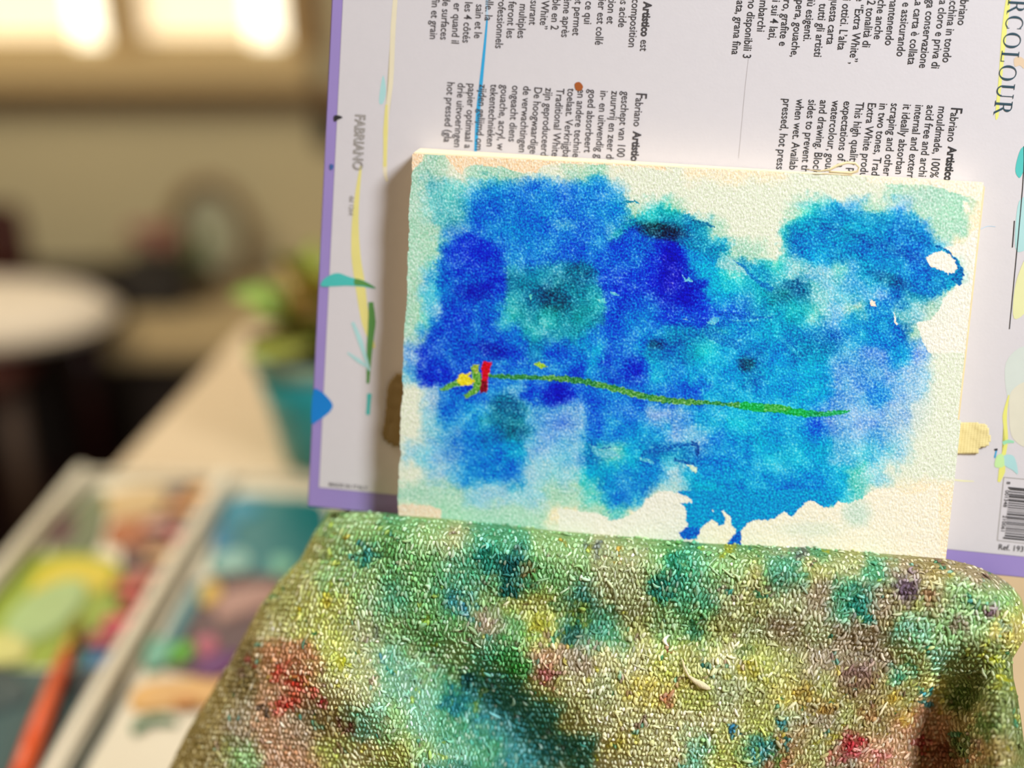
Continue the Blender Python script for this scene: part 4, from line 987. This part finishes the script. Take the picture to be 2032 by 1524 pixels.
spots = [(725, 1105, 26, (30, 120, 130)), (965, 1105, 34, (20, 120, 110)), (1012, 1125, 30, (8, 84, 90)), (1048, 1135, 14, (120, 84, 40)), (1010, 1165, 26, (10, 90, 96)), (925, 1205, 22, (30, 110, 150)), (1118, 1085, 10, (190, 150, 50)), (1180, 1090, 18, (100, 110, 120)),
         (1340, 1120, 30, (30, 140, 120)), (1320, 1165, 30, (20, 110, 105)), (1225, 1095, 10, (200, 150, 50)), (1440, 1168, 12, (30, 120, 120)), (1445, 1085, 16, (190, 190, 60)), (1555, 1140, 36, (90, 150, 130)), (1590, 1100, 20, (110, 110, 120)),
         (1700, 1190, 34, (50, 150, 140)), (1715, 1215, 24, (40, 150, 140)), (1800, 1170, 34, (96, 76, 110)), (1850, 1185, 24, (130, 90, 60)), (1930, 1198, 16, (40, 130, 150)), (1958, 1212, 18, (120, 80, 110)), (1128, 1255, 24, (20, 84, 76)), (1088, 1345, 22, (176, 90, 100)),
         (1110, 1342, 16, (110, 64, 60)), (1000, 1300, 36, (60, 140, 80)), (1025, 1330, 26, (60, 150, 60)), (560, 1335, 20, (206, 66, 52)), (588, 1362, 24, (214, 66, 54)), (622, 1376, 14, (206, 70, 60)), (565, 1400, 24, (206, 60, 50)), (500, 1305, 14, (190, 70, 60)),
         (640, 1395, 10, (190, 50, 60)), (520, 1405, 14, (60, 50, 40)), (905, 1395, 34, (16, 110, 140)), (930, 1345, 20, (20, 90, 110)), (1405, 1320, 12, (20, 84, 92)), (1330, 1290, 8, (190, 60, 70)), (1330, 1385, 16, (200, 130, 120)), (1490, 1330, 24, (160, 150, 50)),
         (1700, 1340, 40, (130, 100, 96)), (1790, 1335, 24, (80, 170, 150)), (1835, 1385, 14, (20, 120, 160)), (1770, 1390, 22, (210, 180, 80)), (1800, 1420, 18, (220, 190, 90)), (1690, 1480, 30, (190, 40, 56)), (1650, 1500, 26, (206, 120, 110)), (1740, 1500, 24, (196, 110, 110)),
         (1830, 1480, 14, (170, 40, 50)), (1455, 1450, 10, (20, 90, 150)), (1555, 1430, 14, (30, 120, 150)), (1560, 1475, 10, (30, 120, 140)), (1545, 1500, 18, (80, 150, 60)), (1975, 1310, 16, (206, 206, 40)), (1995, 1345, 14, (206, 206, 40)), (2015, 1370, 12, (206, 206, 60)), (1955, 1290, 10, (200, 200, 50)),
         (1910, 1480, 30, (70, 110, 50)), (1900, 1380, 34, (90, 120, 60)), (1950, 1440, 30, (84, 120, 60)), (1870, 1500, 30, (120, 70, 50)), (1070, 1240, 24, (180, 176, 60)), (1150, 1220, 26, (176, 176, 70)), (690, 1440, 14, (110, 60, 60)), (760, 1310, 10, (60, 120, 150)), (740, 1260, 14, (130, 130, 130)),
         (650, 1190, 14, (196, 184, 60)), (600, 1205, 10, (206, 190, 50)), (675, 1320, 12, (190, 190, 50)), (920, 1255, 12, (96, 60, 50)), (935, 1280, 10, (96, 60, 50)), (1640, 1090, 8, (206, 196, 50)), (675, 1055, 8, (200, 160, 50)), (860, 1300, 24, (140, 190, 150)), (800, 1360, 40, (150, 196, 176)), (1230, 1470, 30, (206, 196, 110)),
         (1600, 1380, 26, (180, 150, 70)), (1640, 1400, 20, (170, 130, 60)), (1725, 1420, 24, (160, 110, 70)), (1480, 1285, 20, (120, 140, 90)), (1380, 1245, 18, (70, 140, 110)), (1900, 1240, 24, (150, 130, 120)), (1760, 1240, 20, (150, 140, 90)), (1990, 1240, 14, (170, 200, 190)), (2015, 1250, 14, (206, 196, 140))]
def cloth_c(x, y):
    wx_ = x + (fbm(x / 40, y / 40, 0, 3) - .5) * 60 + (fbm(x / 9, y / 9, 1, 2) - .5) * 16
    wy_ = y + (fbm(x / 40, y / 40, 2, 3) - .5) * 60 + (fbm(x / 9, y / 9, 3, 2) - .5) * 16
    d = sample(CG, (wx_ - 300) / 60, (wy_ - 1010) / 60)
    ax_ = x + (fbm(x / 14, y / 14, 4, 3) - .5) * 52; ay_ = y + (fbm(x / 14, y / 14, 5, 3) - .5) * 52
    for (cx, cy, r, c) in spots:
        m = (1 - sst(.15, 1.25, np.hypot(ax_ - cx, ay_ - cy) / r)) * .72
        d = d * (1 - m[:, None]) + m[:, None] * (-np.log(lin(c) + .004))
    # small random flecks of old paint
    f = fbm(x / 16, y / 16, 6, 2); hue = fbm(x / 45, y / 45, 7, 2)
    fl = sst(.72, .80, f)[:, None] * .4
    fc = np.where((hue < .42)[:, None], -np.log(lin((196, 190, 60)) + .004), np.where((hue < .5)[:, None], -np.log(lin((40, 130, 120)) + .004), np.where((hue < .58)[:, None], -np.log(lin((120, 90, 90)) + .004), -np.log(lin((214, 206, 170)) + .004))))
    return d * (1 - fl) + fl * fc
M_cl = attr_mat('stained_linen_weave', gran=.5, gscale=900, bump=.9, bscale=(1400, 1400, 1400), bdist=.0008, rough=.95)
M_nub = attr_mat('stained_yarn', gran=.35, gscale=2200, bump=.5, bscale=(3000, 3000, 3000), bdist=.0002, rough=.9)
NUc, NVc = 420, 300
sq = np.linspace(0, 1, NUc); sq = 0.5 - 0.5 * np.cos(sq * np.pi) * (0.35 + 0.65) if False else sq
ss = 0.6 * sq + 0.4 * (0.5 - 0.5 * np.cos(np.pi * sq)); tt = np.linspace(0, 1, NVc) ** 1.25
S_, T_ = np.meshgrid(ss, tt); S_ = S_.ravel(); T_ = T_.ravel()
X_ = 650 + S_ * 1370; Y_ = 1012 + T_ * 700
for _ in range(6):
    Y_ = yr(X_) + T_ * (1720 - yr(X_)); X_ = xl(Y_) + S_ * (xr(Y_) - xl(Y_))
CP = cloth_p(X_, Y_)
cc = np.clip(np.exp(-cloth_c(X_, Y_) * 1.15) - .004, 0, 1)
cl = empty('paint_cloth', 'nubbly linen rag stained green, teal and red, draped before the painting', 'cloth', mat4=PM)
# outer face plus a hem that turns behind at the sides
o = link('cloth_weave', np_mesh('cloth_weave', CP, grid_faces(NUc, NVc), True, cc * np.array([.62, .60, .48])), M_cl, cl)  # weave colour darkened so gaps between slubs look shaded
# the yarn slubs of the weave
rs = np.random.RandomState(5)
def nubs(step_x, step_y, lx, ly, name, seed, keep=1.0, lift=0.0, big=False):
    rs = np.random.RandomState(seed)
    gx = np.arange(300, 2060, step_x); gy = np.arange(1000, 1715, step_y)
    GX, GY = np.meshgrid(gx, gy)
    GX = GX + (np.arange(len(gy)) % 2)[:, None] * step_x * .5
    x = GX.ravel(); y = GY.ravel()
    # the warp direction leans across the cloth
    sh = (x - 900) / 1000 * 0.35
    x = x - (y - 1250) * sh * .6
    y = y + (x - 1000) * 0.06
    x = x + rs.randn(len(x)) * step_x * .13; y = y + rs.randn(len(x)) * step_y * .15
    ok = (y < 1715) & (y > yr(x) + 1) & (x > xl(y) + 3) & (x < xr(y) - 2) & (rs.rand(len(x)) < keep)
    x, y = x[ok], y[ok]; n = len(x)
    e = 1.5
    p = cloth_p(x, y); dx = cloth_p(x + e, y) - cloth_p(x - e, y); dy = cloth_p(x, y - e) - cloth_p(x, y + e)
    nz = np.cross(dx, dy); nz /= np.linalg.norm(nz, axis=1)[:, None]
    a = np.radians(rs.randn(n) * (15 if not big else 60) + 8) + (((x - 1100) / 900).clip(-.6, 1.1)) * np.where(rs.rand(n) < .5, .9, -.25)
    u1 = dx / np.linalg.norm(dx, axis=1)[:, None]; v1 = np.cross(nz, u1)
    L = v1 * np.cos(a)[:, None] + u1 * np.sin(a)[:, None]; W = np.cross(L, nz)
    hl = (ly * PXM / 2) * np.exp(rs.randn(n) * .28); hw = (lx * PXM / 2) * np.exp(rs.randn(n) * .2)
    if not big:
        near = sst(150, 420, y - yr(x)); hl *= 1 - .12 * near
    NR, NS_ = 5, 6
    tr_ = np.linspace(-1, 1, NR); rr = np.array([.42, .92, 1, .92, .42]); an = np.arange(NS_) * 2 * np.pi / NS_
    bend = rs.randn(n) * (.35 if not big else .9)
    V = np.zeros((n, NR, NS_, 3))
    for i in range(NR):
        base = p + L * (tr_[i] * hl)[:, None] + W * (bend * (tr_[i] ** 2 - .5) * hw)[:, None] + nz * (hw * (.35 * (1 - tr_[i] ** 2) + lift))[:, None]
        for j in range(NS_):
            V[:, i, j] = base + W * (np.cos(an[j]) * hw * rr[i])[:, None] + nz * (np.sin(an[j]) * hw * rr[i] * .9)[:, None]
    F = []
    for i in range(NR - 1):
        for j in range(NS_): F.append((i * NS_ + j, (i + 1) * NS_ + j, (i + 1) * NS_ + (j + 1) % NS_, i * NS_ + (j + 1) % NS_))
    F = np.array(F)
    FF = (F[None] + (np.arange(n) * NR * NS_)[:, None, None]).reshape(-1, 4)
    base_c = np.exp(-cloth_c(x, y) * (1 + rs.randn(n) * .22)[:, None].clip(.5, 1.6)) * (1.02 * np.exp(rs.randn(n) * .20))[:, None].clip(.4, 2.0)
    lightp = rs.rand(n) < .09
    base_c = np.where(lightp[:, None], base_c * .72 + lin((222, 232, 200)) * .28, base_c)
    cN = np.repeat(base_c.clip(0.003, .9), NR * NS_, 0)
    o = link(name, np_mesh(name, V.reshape(-1, 3), FF, True, cN), M_nub, cl)
    o['kind'] = 'stuff'
    return o
nubs(7.8, 10.6, 5.5, 10.4, 'yarn_slubs', 21)
nubs(24, 28, 5.6, 15, 'loose_yarn_loops', 22, .55, .9, True)

# white lint thread on the cloth
lp = [(1354, 1306), (1358, 1322), (1366, 1338), (1378, 1348), (1392, 1356), (1404, 1362), (1410, 1364)]
pts = []
for (x, y) in lp:
    q_ = cloth_p(np.array([float(x)]), np.array([float(y)]))[0]; pts.append((q_[0], q_[1], q_[2] + 0.0012))
th = empty('lint_thread', 'cream scrap of fuzzy thread lying on the middle of the cloth', 'thread', mat4=PM)
tube('thread_strand', pts, [0.0002, 0.0004, 0.0004, 0.0008, 0.0012, 0.0008, 0.0002], mat('cream_thread', (220, 210, 172), .9, bump=.4, bscale=2000), th, 10)
